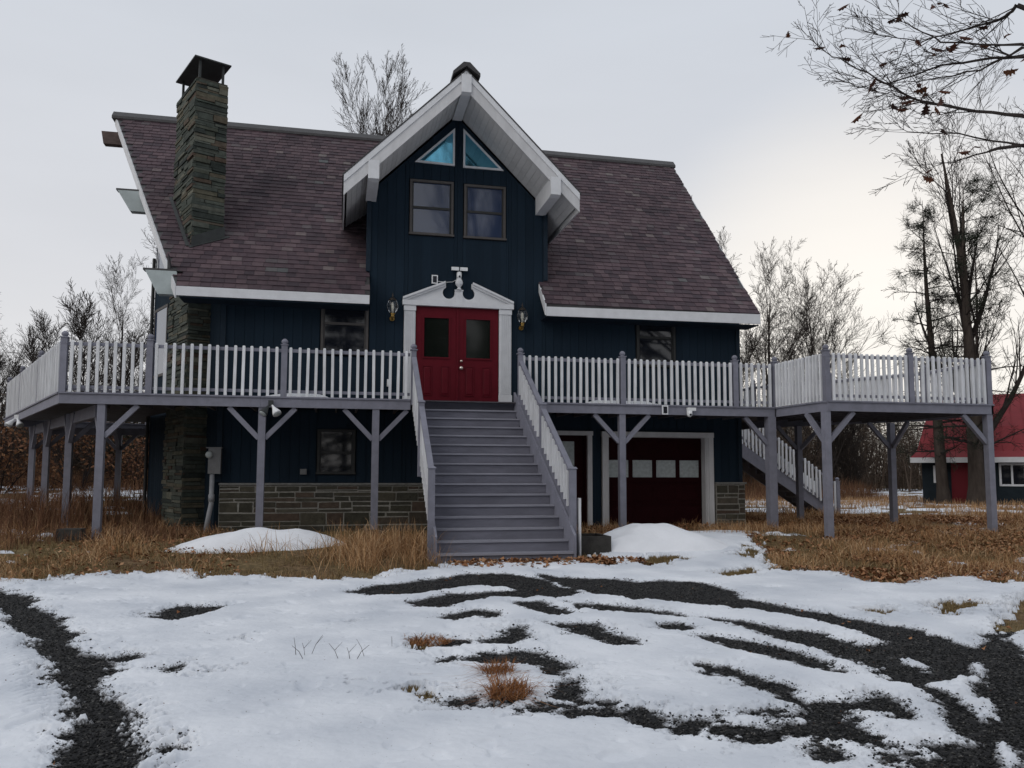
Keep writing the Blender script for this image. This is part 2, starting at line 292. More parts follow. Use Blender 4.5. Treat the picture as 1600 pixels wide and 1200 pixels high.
# --- walls
def zdorm(u): return DZ-.44-DS*abs(u-DU)
wb = MB()
wb.box(-5.15, 3.45, 1.75, 1.95, .25, 5.75); wb.box(3.45, 6.92, 1.80, 1.95, .25, 5.75)
wb.prism([(-2.1, 1.75, 5.7), (1.98, 1.75, 5.7), (1.98, 1.75, zdorm(1.98)-.02), (DU, 1.75, zdorm(DU)-.02), (-2.1, 1.75, zdorm(-2.1)-.02)], (0, .2, 0))
wb.box(-2.10, -2.02, 1.56, 3.6, 5.9, zdorm(-2.06)-.02); wb.box(1.94, 2.02, 1.56, 3.6, 5.9, zdorm(1.98)-.02)
wall = wb.build('wall', 'blue', house)
openings = [(-1.31, 1.19, 3.0, 5.52), (-3.15, -2.07, 4.19, 6.0), (4.27, 5.31, 4.15, 6.0), (-1.22, -.17, 7.05, 8.39), (.04, 1.07, 7.04, 8.37), (-3.17, -2.31, 1.56, 2.58), (1.85, 3.13, .2, 2.62), (3.37, 6.22, .2, 2.64)]
def board_cols(x0, x1, wd, ops):
    xs = set([x0, x1]); x = x0
    while x < x1-.06: xs.add(round(x, 3)); x += wd
    for o in ops:
        for q in (o[0], o[1]):
            if x0 < q < x1: xs.add(q)
    xs = sorted(xs); return [(a, b) for a, b in zip(xs, xs[1:]) if b-a > .012]
def siding(x0, x1, z0, topf):
    ops = [o for o in openings if o[3] > z0]
    for a, b in board_cols(x0, x1, .203, ops):
        iv = [(z0, None)]
        for o in ops:
            if o[0] <= (a+b)/2 <= o[1]:
                nv = []
                for p, q in iv:
                    qq = q if q is not None else 99
                    if o[2] > p+.03 and o[2] < qq: nv.append((p, o[2]))
                    if o[3] < qq and o[3] > p: nv.append((o[3], q))
                    elif o[2] >= qq or o[3] <= p: nv.append((p, q))
                iv = nv
        for p, q in iv:
            t0 = topf(a+.004) if q is None else q; t1 = topf(b-.004) if q is None else q
            if min(t0, t1) <= p+.03: continue
            dv = RNG.uniform(-.0015, .0015)
            m_ = MB().hexa([(a+.0028, W+dv, p), (b-.0028, W+dv, p), (b-.0028, W+.03, p), (a+.0028, W+.03, p)], [(a+.0028, W+dv, t0), (b-.0028, W+dv, t1), (b-.0028, W+.03, t1), (a+.0028, W+.03, t0)])
            m_.build('siding_board', 'blue', wall, base=((a+b)/2, W, p))
siding(-5.15, -2.12, ZD-.02, lambda u: 5.86); siding(-2.12, 2.02, ZD-.02, lambda u: zdorm(u)); siding(2.02, 6.92, ZD-.02, lambda u: 5.86)
siding(-5.15, 1.85, 1.36, lambda u: 2.98); siding(1.85, 6.25, .3, lambda u: 2.98); siding(6.25, 6.92, 1.40, lambda u: 2.98)
MB().box(-5.24, -5.13, 1.46, 1.60, 1.4, 5.8).build('corner_board', 'bluetrim', house)
MB().box(6.90, 7.0, 1.47, 1.60, 1.40, 5.8).build('corner_board', 'bluetrim', house)
MB().box(-2.17, -2.07, 1.465, 1.58, 6.15, zdorm(-2.12)-.03).build('corner_board', 'bluetrim', house)
MB().box(1.97, 2.07, 1.465, 1.58, 6.15, zdorm(2.02)-.03).build('corner_board', 'bluetrim', house)
MB().box(6.86, 6.98, 1.62, 11.4, .3, 5.9).build('side_wall', 'blue', house)
gp_ = MB().prism([(6.86, 1.62, 5.9), (6.86, 11.3, 5.9), (6.86, RIDGE_V, 11.0)], (.12, 0, 0)); gp_.build('gable_wall', 'blue', house)
MB().box(-5.2, 6.86, 11.2, 11.4, .3, 5.8).build('rear_wall', 'blue', house)
# prow gable on the left
P0, P1 = Vector((-5.25, 1.62, 0)), Vector((-7.62, 6.45, 0)); pd = (P1-P0).normalized(); pn = Vector((pd.y, -pd.x, 0))*-1; plen = (P1-P0).length
gw = MB(); gw.prism([P0+Vector((0, 0, .3)), P1+Vector((0, 0, .5)), P1+Vector((0, 0, 11.0)), P0+Vector((0, 0, 5.75))], -pn*.15)
q0 = Vector((-5.25, 11.3, 0)); gw.prism([P1+Vector((.02, 0, .5)), q0+Vector((0, 0, .3)), q0+Vector((0, 0, 5.75)), P1+Vector((.02, 0, 11.0))], (.15, 0, 0))
prow = gw.build('prow_wall', 'blue', house)
k = 0
while k*.2 < plen-.05:
    a = k*.2; b = min(a+.2, plen)-.006; z1 = 5.75+5.2*a/plen; z2 = 5.75+5.2*b/plen; A = P0+pd*a; B = P0+pd*b; o_ = pn*.02
    MB().hexa([A+Vector((0, 0, .5))+o_*.05, B+Vector((0, 0, .5))+o_*.05, B+Vector((0, 0, .5))+o_, A+Vector((0, 0, .5))+o_], [A+Vector((0, 0, z1))+o_*.05, B+Vector((0, 0, z2))+o_*.05, B+Vector((0, 0, z2))+o_, A+Vector((0, 0, z1))+o_]).build('siding_board', 'blue', prow, base=A); k += 1
def prow_window(s0, s1, z0, z1, fm):
    f = MB(); o_ = pn
    def fb(sa, sb, za, zb, th):
        A = P0+pd*sa; B = P0+pd*sb; i = o_*.021; t = o_*(.021+th)
        return [A+i+Vector((0, 0, za)), B+i+Vector((0, 0, za)), B+t+Vector((0, 0, za)), A+t+Vector((0, 0, za))], [A+i+Vector((0, 0, zb)), B+i+Vector((0, 0, zb)), B+t+Vector((0, 0, zb)), A+t+Vector((0, 0, zb))]
    for q in ((s0, s0+.06, z0, z1), (s1-.06, s1, z0, z1), (s0+.06, s1-.06, z0, z0+.07), (s0+.06, s1-.06, z1-.07, z1)): f.hexa(*fb(*q, .025))
    wn = f.build('window', fm, house); MB().hexa(*fb(s0+.06, s1-.06, z0+.07, z1-.07, .012)).build('pane', 'glassblue', wn)
prow_window(plen-1.35, plen-.22, 6.55, 8.0, 'white'); prow_window(plen-1.35, plen-.15, 4.1, 5.95, 'frame')
MB().tube([P1+Vector((-.06, -.05, .4)), P1+Vector((-.06, -.05, 7.4))], .045, 8).build('downspout', 'darkframe', house)
# --- windows on the front
def window(u0, u1, z0, z1, fm, gm, v=W, fw=.055, mid=None, sashm=None, sill=True):
    f = MB()
    f.box(u0, u0+fw, v-.03, v+.06, z0, z1); f.box(u1-fw, u1, v-.03, v+.06, z0, z1); f.box(u0+fw, u1-fw, v-.03, v+.06, z1-fw, z1); f.box(u0+fw, u1-fw, v-.03, v+.06, z0, z0+fw)
    if sill: f.box(u0-.02, u1+.02, v-.055, v-.031, z0-.005, z0+.04)
    wn = f.build('window', fm, house)
    zm = mid if mid else (z0+z1)/2
    s = MB(); s.box(u0+fw, u1-fw, v+.005, v+.06, zm-.028, zm+.028)
    for za, zb in ((z0+fw, zm-.028), (zm+.028, z1-fw)):
        s.box(u0+fw, u0+fw+.03, v+.01, v+.06, za, zb); s.box(u1-fw-.03, u1-fw, v+.01, v+.06, za, zb)
        MB().box(u0+fw+.03, u1-fw-.03, v+.03, v+.045, za, zb).build('pane', gm, wn)
    s.build('sash', sashm or fm, wn); 
    return wn
window(-1.20, -.19, 7.07, 8.37, 'frame', 'glassblue', sashm='darkframe'); window(.06, 1.05, 7.06, 8.35, 'frame', 'glassblue', sashm='darkframe')
window(-3.13, -2.09, 4.23, 5.74, 'frame', 'glass', mid=4.93); window(4.29, 5.29, 4.19, 5.74, 'darkframe', 'glass', mid=4.90)
window(-3.15, -2.33, 1.58, 2.56, 'darkframe', 'glass', mid=2.05)
def tri_window(pts):
    f = MB(); inner = []
    # inset triangle by a constant border
    P = [Vector((p[0], 0, p[1])) for p in pts]; bd = .045; lines = []
    C3 = sum(P, Vector())/3
    for i in range(3):
        a, b = P[i], P[(i+1) % 3]; d = (b-a).normalized(); n = Vector((-d.z, 0, d.x));
        if (C3-a).dot(n) < 0: n = -n
        lines.append((a+n*bd, d))
    for i in range(3):
        (a, d), (b, e) = lines[i-1], lines[i]; den = d.x*e.z-d.z*e.x; t = ((b.x-a.x)*e.z-(b.z-a.z)*e.x)/den; inner.append(a+d*t)
    y0, y1 = W-.035, W+.03
    for i in range(3):
        j = (i+1) % 3; q = [P[i], P[j], inner[j], inner[i]]
        f.prism([(p.x, y0, p.z) for p in q], (0, y1-y0, 0))
    wn = f.build('window', 'white', house); MB().prism([(p.x, W-.012, p.z) for p in inner], (0, .02, 0)).build('pane', 'glassteal', wn)
tri_window([(-1.10, 8.78), (-.17, 8.76), (-.17, 9.67)]); tri_window([(.03, 8.74), (1.0, 8.74), (.03, 9.68)])
# --- roof
TH_ = .16
roofm = MB()
def slab(pts, th, mb):   # pts (u,v) on the front slope
    mb.prism([(u, v, zroof(v)-.012) for u, v in pts], (0, 0, -th))
slab([(-6.05, .9), (-2.09, .9), (-2.09, RIDGE_V), (-8.80, RIDGE_V)], TH_, roofm)
slab([(1.86, .9), (7.22, .9), (7.45, RIDGE_V), (1.86, RIDGE_V)], TH_, roofm)
slab([(-2.09, 3.55), (1.86, 3.55), (1.86, RIDGE_V), (-2.09, RIDGE_V)], TH_, roofm)
slab([(-6.05, 12.0), (7.22, 12.0), (7.45, RIDGE_V), (-8.80, RIDGE_V)], TH_, roofm)
roof = roofm.build('roof', 'ridge', house)
fb = MB().box(-6.05, -2.10, .86, .898, 5.27, 5.465); fb.build('fascia_board', 'white', roof)
MB().hexa([(1.885, .86, 5.19), (7.22, .86, 5.22), (7.22, .898, 5.22), (1.885, .898, 5.19)], [(1.885, .86, 5.40), (7.22, .86, 5.46), (7.22, .898, 5.46), (1.885, .898, 5.40)]).build('fascia_board', 'white', roof)
MB().prism([(1.845, .86, 5.20), (1.845, .86, 5.46), (1.845, 1.46, 6.06), (1.845, 1.46, 5.86)], (.035, 0, 0)).build('return_board', 'white', roof)
MB().box(-6.0, -2.1, .90, 1.50, 5.24, 5.262).build('eave_soffit', 'bluetrim', roof); MB().box(1.9, 7.2, .90, 1.50, 5.185, 5.205).build('eave_soffit', 'bluetrim', roof)
def rake(a, b, o):
    A = Vector((a[0], a[1], zroof(a[1]))); B = Vector((b[0], b[1], zroof(b[1]))); d = Vector((b[0]-a[0], b[1]-a[1], 0)).normalized(); n = Vector((d.y, -d.x, 0))*o
    MB().prism([A+n*.002+Vector((0, 0, -.03)), B+n*.002+Vector((0, 0, -.03)), B+n*.002+Vector((0, 0, -.27)), A+n*.002+Vector((0, 0, -.27))], n*.03).build('rake_board', 'white', roof)
rake((-6.05, .90), (-8.80, RIDGE_V), -1); rake((7.22, .90), (7.45, RIDGE_V), 1)
MB().prism([(-8.88, RIDGE_V-.17, 11.20), (-8.88, RIDGE_V-.17, 11.27), (-8.88, RIDGE_V, 11.45), (-8.88, RIDGE_V+.17, 11.27), (-8.88, RIDGE_V+.17, 11.20)], (16.38, 0, 0)).build('ridge_cap', 'ridge', roof)
# slates
sl_meshes = []
for wd in (.20, .225, .25):
    EXP = .178; t = .013
    m_ = MB().hexa([(-wd/2+.0045, 0, -.004), (wd/2-.0045, 0, -.004), (wd/2-.0045, EXP+.05, -.012), (-wd/2+.003, EXP+.05, -.012)], [(-wd/2+.0045, 0, t), (wd/2-.0045, 0, t), (wd/2-.003, EXP+.05, -.006), (-wd/2+.003, EXP+.05, -.006)])
    sl_meshes.append((wd, m_.mesh('slate', 'slate')))
SLOPE = R(46.5); cs, sn = math.cos(SLOPE), math.sin(SLOPE)
slates = []
nrow = int((RIDGE_V-.9)/cs/.178)+1
chim_c0 = Vector((-6.0, 2.0, 0)); E1 = Vector((-math.sin(R(25)), math.cos(R(25)), 0)); E2 = Vector((E1.y, -E1.x, 0)); CL1, CL2 = 1.6, .72
for rrow in range(nrow):
    s = rrow*.178-.02; v = .9+s*cs; z = zroof(.9)+s*sn
    fr = (v-.9)/(RIDGE_V-.9); uL = -6.05-2.75*fr-.02; uR = 7.22+.23*fr+.02
    for xa, xb in ((uL, -2.085), (1.855, uR)) if v < 5.0 else ((uL, uR),):
        x = xa-(.11 if rrow % 2 else 0)-RNG.uniform(0, .05)
        while x < xb:
            wd = sl_meshes[RNG.integers(3)]; c = x+wd[0]/2; x += wd[0]
            if c-wd[0]/2 < xa-.01 or c+wd[0]/2 > xb+.01: 
                if c < xa or c > xb: continue
                lo = max(c-wd[0]/2, xa); hi = min(c+wd[0]/2, xb)
                if hi-lo < .04: continue
                c = (lo+hi)/2; scx = (hi-lo)/wd[0]
            else: scx = 1
            rel = Vector((c, v, 0))-chim_c0
            if .05 < rel.dot(E1) < CL1-.05 and .05 < rel.dot(E2) < CL2-.05: continue
            slates.append(((Vector((c, v, z))-CAM).length, c, v, z, wd, scx))
slates.sort(key=lambda q: q[0])
rest = MB()
for i, (d, c, v, z, wd, scx) in enumerate(slates):
    lift = RNG.uniform(0, .006); rx = SLOPE+RNG.uniform(-.012, .012); rz = RNG.uniform(-.006, .006)
    if i < 300: inst('slate', wd[1], roof, (c, v-lift*sn, z+lift*cs), (rx, 0, rz), (scx, 1, 1))
    else:
        mtx = Matrix.Translation((c, v-lift*sn, z+lift*cs)) @ Matrix.Rotation(rz, 4, 'Z') @ Matrix.Rotation(rx, 4, 'X')
        vs = [mtx @ Vector((q.co.x*scx, q.co.y, q.co.z)) for q in wd[1].vertices]; rest.hexa(vs[:4], vs[4:])
tag(rest.build('slate', 'slate', roof), kind='stuff')
# purlin beams out of the left rake
def purlin(fr, zt, h, ln, m, cut, name='purlin_beam', inn=.06):
    u = -6.05-2.75*fr; v = .9+5.55*fr
    MB().prism([(u+inn, v, zt), (u-ln, v, zt), (u-ln+cut, v, zt-h), (u+inn+.12, v, zt-h)], (0, .22, 0)).build(name, m, house)
purlin(.93, 10.72, .34, .45, 'brownwood', .06); purlin(.53, 8.40, .50, .52, 'beampale', .30); purlin(.045, 5.84, .50, .56, 'beampale', .26)
purlin(.53, 8.443, .04, .55, 'ridge', 0, 'beam_flashing'); purlin(.045, 5.883, .04, .60, 'ridge', 0, 'beam_flashing')
MB().prism([(-6.30, 1.16, 5.89), (-6.24, 1.16, 5.89), (-6.30, 1.16, 6.22)], (0, .25, 0)).build('flashing_fin', 'ridge', house)
# --- dormer roof
VF = .15; EL, ER = DU-2.58, DU+2.58
def dz(u): return DZ-DS*abs(u-DU)
dm = MB()
for s_, e in ((-1, EL), (1, ER)):
    vb_e = 1.5+(dz(e)-6.12)/TP; vb_a = 1.5+(DZ-6.12)/TP
    dm.prism([(DU, VF-.03, DZ+.045), (e+s_*.03, VF-.03, dz(e+s_*.03)+.045), (e+s_*.03, vb_e+.15, dz(e+s_*.03)+.045), (DU, vb_a+.15, DZ+.045)], (0, 0, -.04))
dorm = dm.build('dormer_roof', 'ridge', house)
for s_, e in ((-1, EL), (1, ER)):
    MB().prism([(DU+s_*.003, VF, DZ), (e, VF, dz(e)), (e, VF, dz(e)-.43), (DU+s_*.003, VF, DZ-.43)], (0, .05, 0)).build('rake_board', 'offwhite', dorm)
    MB().prism([(DU+s_*.003, VF-.022, DZ), (e, VF-.022, dz(e)), (e, VF-.022, dz(e)-.15), (DU+s_*.003, VF-.022, DZ-.15)], (0, .02, 0)).build('rake_trim', 'white', dorm)
    vb_e = 1.5+(dz(e)-6.12)/TP
    x0, x1 = sorted((e, e-s_*.03)); MB().box(x0, x1, VF+.052, vb_e, dz(e)-.42, dz(e)-.0).build('eave_board', 'offwhite', dorm)
    # tongue-and-groove soffit boards, running from the rake back to the wall
    wdt = .108; k = 0
    while .03+(k+1)*wdt < 2.55:
        a = DU+s_*(.03+k*wdt); b = DU+s_*(.03+(k+1)*wdt-.005); vb = 1.515 if abs((a+b)/2-DU) < 1.98 else 1.5+(dz(b)-.40-6.12)/TP+.05
        za, zb = dz(a)-.37, dz(b)-.37
        if s_ < 0: a, b, za, zb = b, a, zb, za
        MB().hexa([(a, VF+.052, za), (b, VF+.052, zb), (b, vb, zb), (a, vb, za)], [(a, VF+.052, za+.02), (b, VF+.052, zb+.02), (b, vb, zb+.02), (a, vb, za+.02)]).build('soffit_board', 'soffit', dorm, base=(a, VF, za)); k += 1
def outlook(u0, u1, zt, h, v0):
    MB().prism([(u0, v0, zt), (u0, v0, zt-h), (u0, v0+.12, zt-h-.03), (u0, 1.5, zt-h-.03), (u0, 1.5, zt)], (u1-u0, 0, 0)).build('outlook_beam', 'white', dorm)
outlook(DU-.11, DU+.11, DZ-.10, .40, VF-.06); outlook(-2.20, -1.97, 8.20, .40, VF-.06); outlook(1.78, 2.01, 8.16, .40, VF-.06)
MB().prism([(DU-.30, VF-.10, DZ-.14), (DU-.30, VF-.10, DZ-.07), (DU-.07, VF-.10, DZ+.16), (DU+.07, VF-.10, DZ+.16), (DU+.30, VF-.10, DZ-.07), (DU+.30, VF-.10, DZ-.14), (DU, VF-.10, DZ+.075)], (0, 1.0, 0)).build('ridge_cap', 'ridge', dorm)
MB().prism([(DU-.16, VF+.9, DZ+.02), (DU, VF+.9, DZ+.16), (DU+.16, VF+.9, DZ+.02)], (0, 4.4, 0)).build('ridge_cap', 'ridge', dorm)
# --- chimney
ZC0, ZC1 = .25, 10.52
core = MB(); c0 = chim_c0; ins = .035
q = [c0+E1*ins+E2*ins, c0+E1*ins+E2*(CL2-ins), c0+E1*(CL1-ins)+E2*(CL2-ins), c0+E1*(CL1-ins)+E2*ins]
core.prism([p+Vector((0, 0, ZC0)) for p in q], (0, 0, ZC1-ZC0-.03))
chim = core.build('chimney', 'mortar', house)
stones = []
def lay(org, du, n, length, z0, z1, hmin, hmax, wmin, wmax, proud, gap, cond=None, topround=False):
    """coursed stones on a vertical face; du along, n outward"""
    z = z0
    while z < z1-.03:
        h = min(RNG.uniform(hmin, hmax), z1-z)
        if z1-z-h < .035: h = z1-z
        x = -RNG.uniform(0, .012)
        while x < length-.01:
            wd = RNG.uniform(wmin, wmax)
            if length-x-wd < wmin*.6: wd = length-x
            wd = min(wd, length-x); hh = h
            pr = proud*RNG.uniform(.55, 1.35); g2 = gap/2; j = lambda s: RNG.uniform(-s, s)
            if cond is None or cond(x+wd/2, z+h/2):
                b = []; t = []
                for (xx, zz) in ((x+g2, z+g2), (x+wd-g2, z+g2), (x+wd-g2, z+hh-g2), (x+g2, z+hh-g2)):
                    p = org+du*xx+Vector((0, 0, zz)); b.append(p-n*.02); t.append(p+n*(pr+j(.006))+du*j(.006)+Vector((0, 0, j(.006))))
                stones.append((wd*hh/((org+du*x+Vector((0, 0, z)))-CAM).length**2, b, t, None))
            x += wd
        z += h
def lay2(org, du, n, length, z0, z1, hmin, hmax, wmin, wmax, proud, gap, psplit=.72, phalf=.5):
    """random ashlar: blocks of a course are left whole or split into two thinner stones"""
    def one(x, z, wd, h):
        pr = proud*RNG.uniform(.4, 1.5); g2 = gap/2*RNG.uniform(.7, 1.2); j = lambda s: RNG.uniform(-s, s); b = []; t = []
        for (xx, zz) in ((x+g2, z+g2), (x+wd-g2, z+g2), (x+wd-g2, z+h-g2), (x+g2, z+h-g2)):
            p = org+du*(xx+j(.007))+Vector((0, 0, zz+j(.006))); b.append(p-n*.02); t.append(p+n*(pr+j(.006))+du*j(.004)+Vector((0, 0, j(.004))))
        stones.append((wd*h/((org+du*x+Vector((0, 0, z)))-CAM).length**2, b, t, None))
    z = z0
    while z < z1-.03:
        h = min(RNG.uniform(hmin, hmax), z1-z)
        if z1-z-h < hmin*.6: h = z1-z
        x = 0
        while x < length-.01:
            wd = min(RNG.uniform(wmin, wmax), length-x)
            if length-x-wd < wmin*.5: wd = length-x
            if RNG.random() < psplit:
                f = RNG.uniform(.32, .68)
                for za, hh in ((z, h*f), (z+h*f, h*(1-f))):
                    if wd > wmin*1.35 and RNG.random() < phalf: q = wd*RNG.uniform(.35, .65); one(x, za, q, hh); one(x+q, za, wd-q, hh)
                    else: one(x, za, wd, hh)
            elif wd > wmin*1.5: q = wd*RNG.uniform(.4, .6); one(x, z, q, h); one(x+q, z, wd-q, h)
            else: one(x, z, wd, h)
            x += wd
        z += h
stones = []
lay2(c0+E2*ins, E1, -E2, CL1, ZC0, ZC1, .10, .20, .40, .85, .042, .013, .92, .3)
lay2(c0+E1*ins, E2, -E1, CL2, ZC0, ZC1, .10, .20, .32, .72, .042, .013, .92, .3)
nA = len(stones)
def stone_build(lst, parent, m, nmax):
    lst.sort(key=lambda s: -s[0]); r_ = MB()
    for i, (a, b, t, _) in enumerate(lst):
        if i < nmax: MB().hexa(b, t).build('stone', m, parent, base=b[0])
        else: r_.hexa(b, t)
    if len(lst) > nmax: tag(r_.build('stone', m, parent), kind='stuff')
stone_build(stones, chim, 'stone', 185)
pts = [c0+E1*.02+E2*.02, c0+E1*.02+E2*(CL2-.02), c0+E1*(CL1-.02)+E2*(CL2-.02), c0+E1*(CL1-.02)+E2*.02]
MB().prism([p+Vector((0, 0, ZC1-.02)) for p in pts], (0, 0, .06)).build('crown_slab', 'mortar', chim)
capm = MB()
for p in (c0+E1*.12+E2*.10, c0+E1*.12+E2*(CL2-.10), c0+E1*(CL1-.12)+E2*(CL2-.10), c0+E1*(CL1-.12)+E2*.10): capm.bar(p+Vector((0, 0, ZC1+.03)), p+Vector((0, 0, ZC1+.50)), .05, .05, up=E1)
cc = c0+E1*CL1/2+E2*CL2/2; zt = ZC1+.50
rim = [cc+E1*a+E2*b+Vector((0, 0, zt)) for a, b in ((-.80, -.41), (-.80, .41), (.80, .41), (.80, -.41))]; top = [cc+E1*a+E2*b+Vector((0, 0, zt+.14)) for a, b in ((-.25, -.10), (-.25, .10), (.25, .10), (.25, -.10))]
capm.hexa(rim, [p+Vector((0, 0, .03)) for p in rim]); capm.hexa([p+Vector((0, 0, .031)) for p in rim], top)
capm.build('chimney_cap', 'cap', chim)
# flashing where the chimney meets the slates
fl = MB()
def rp(p, dz_=.03): return Vector((p.x, p.y, zroof(p.y)+dz_))
for a, b in ((c0-E2*.07-E1*.03, c0+E1*CL1-E2*.07), (c0-E1*.07-E2*.05, c0+E2*(CL2+.1)-E1*.07)):
    A, B = rp(a), rp(b); fl.bar(A, B, .075, .012, up=(0, -sn, cs))
fl.build('flashing', 'cap', chim)
pA, pB = c0-E1*.075+E2*.0, c0-E1*.075+E2*CL2
MB().prism([rp(pA, .0), rp(pB, .0), rp(pB, .30), rp(pA, .26)], E1*.02).build('flashing', 'cap', chim)
# --- foundation ledgestone
found = MB().box(-5.15, 1.85, 1.43, 1.74, .15, 1.34).build('foundation_wall', 'mortarlight', house); found2 = MB().box(6.27, 7.03, 1.43, 1.74, .15, 1.36).build('foundation_wall', 'mortarlight', house)
stones = []
lay2(Vector((-5.15, 1.43, 0)), Vector((1, 0, 0)), Vector((0, -1, 0)), 4.55, .18, 1.32, .18, .30, .40, .95, .016, .030)
stone_build(stones, found, 'wallstone', 98); stones = []
lay2(Vector((6.27, 1.43, 0)), Vector((1, 0, 0)), Vector((0, -1, 0)), .76, .18, 1.34, .18, .28, .30, .60, .016, .028)
stone_build(stones, found2, 'wallstone', 14)
MB().box(-5.16, 1.85, 1.38, 1.49, 1.345, 1.385).build('water_table', 'concrete', found); MB().box(6.25, 7.05, 1.38, 1.49, 1.365, 1.405).build('water_table', 'concrete', found2)
# --- entrance
dw = MB(); 
for u0, u1 in ((-1.03, -.085), (-.065, .88)):
    leaf = MB(); gl0, gl1, gz0, gz1 = u0+.19, u1-.19, 4.24, 5.14
    leaf.box(u0, gl0, 1.46, 1.50, 3.17, 5.38); leaf.box(gl1, u1, 1.46, 1.50, 3.17, 5.38); leaf.box(gl0, gl1, 1.46, 1.50, gz1, 5.38); leaf.box(gl0, gl1, 1.46, 1.50, 3.17, gz0)
    dl = leaf.build('door', 'burgundy', house)
    MB().box(gl0, gl1, 1.478, 1.49, gz0, gz1).build('pane', 'glassdoor', dl)
    b = MB(); 
    for q in ((gl0-.035, gl0, gz0-.035, gz1+.035), (gl1, gl1+.035, gz0-.035, gz1+.035), (gl0, gl1, gz0-.035, gz0), (gl0, gl1, gz1, gz1+.035)): b.box(q[0], q[1], 1.442, 1.459, q[2], q[3])
    b.build('glass_bead', 'burgundy', dl)
    for pa in (u0+.16, u1-.16-.22):
        p = MB(); z0, z1 = 3.36, 4.04
        for q in ((pa, pa+.018, z0, z1), (pa+.202, pa+.22, z0, z1), (pa+.018, pa+.202, z0, z0+.018), (pa+.018, pa+.202, z1-.018, z1)): p.box(q[0], q[1], 1.446, 1.459, q[2], q[3])
        p.hexa([(pa+.03, 1.459, z0+.03), (pa+.19, 1.459, z0+.03), (pa+.19, 1.459, z1-.03), (pa+.03, 1.459, z1-.03)], [(pa+.055, 1.449, z0+.055), (pa+.165, 1.449, z0+.055), (pa+.165, 1.449, z1-.055), (pa+.055, 1.449, z1-.055)])
        p.build('door_panel', 'burgundy', dl)
    if u0 > -.1:
        for zk, rk in ((4.16, .032), (4.00, .045)): MB().lathe((u0+.075, 1.46, zk), [(rk*.95, 0), (rk*.5, -.012), (rk*.45, -.03), (rk, -.045), (rk*.9, -.07), (.004, -.08)], 10, 'y').build('knob', 'knob', dl, smooth=True)
    else: MB().box(u1-.012, u1+.035, 1.438, 1.459, 3.17, 5.38).build('astragal', 'burgundy', dl)
MB().box(-1.06, .91, 1.30, 1.50, 3.135, 3.165).build('threshold', 'darkframe', house)
MB().box(-1.06, .91, 1.47, 1.56, 5.385, 5.5).build('head_jamb', 'burgundy', house)
for u0, u1 in ((-1.30, -1.045), (.895, 1.18)):
    p = MB(); p.box(u0, u1, 1.42, 1.50, 3.14, 5.40); p.box(u0-.015, u1+.015, 1.39, 1.419, 3.14, 3.40); p.box(u0-.01, u1+.01, 1.395, 1.419, 5.28, 5.40)
    n = 5; wv = (u1-u0-.05)/n
    for i in range(n): p.box(u0+.03+i*wv, u0+.03+i*wv+wv*.62, 1.405, 1.419, 3.42, 5.26)
    p.build('pilaster', 'white', house)
ped = MB(); zb, ztip = 5.43, 5.60; cu = -.055
ped.box(-1.34, 1.23, 1.37, 1.50, 5.405, 5.52)           # entablature
def arc(cx, cz, r, a0, a1, n): return [(cx+r*math.cos(a0+(a1-a0)*i/n), cz+r*math.sin(a0+(a1-a0)*i/n)) for i in range(n+1)]
for s_ in (-1, 1):
    tip = (cu+s_*1.28, 5.525); brk = (cu+s_*.30, 5.97)
    cz, cr, cx = 5.735, .14, cu+s_*.232
    prof = [(cu+s_*.002, 5.525), tip, (tip[0], 5.56), brk]
    a0, a1 = (R(62), R(-195)) if s_ > 0 else (R(118), R(375))
    prof += arc(cx, cz, cr, a0, a1, 14)
    prof += [(cu+s_*.07, 5.80), (cu+s_*.002, 5.80)]
    ped.prism([(x, 1.44, z) for x, z in prof], (0, .058, 0))
    # raking moulding in two steps
    for off, h, dd in ((0, .05, .09), (.05, .05, .05)):
        A = Vector((tip[0], 0, 5.585-off)); B = Vector((brk[0]+s_*.02, 0, brk[1]+.02-off))
        ped.prism([(A.x, 1.438-dd, A.z), (B.x, 1.438-dd, B.z), (B.x, 1.438-dd, B.z-h), (A.x, 1.438-dd, A.z-h)], (0, dd, 0))
pedo = ped.build('pediment', 'white', house)
u_ = MB(); u_.box(cu-.085, cu+.085, 1.41, 1.438, 5.53, 5.78); u_.box(cu-.10, cu+.10, 1.40, 1.439, 5.78, 5.81)
u_.lathe((cu, 1.41, 5.81), [(.075, 0), (.05, .02), (.03, .05), (.045, .07), (.085, .13), (.088, .18), (.07, .23), (.04, .27), (.02, .285)], 14); u_.build('urn', 'white', pedo, smooth=False)
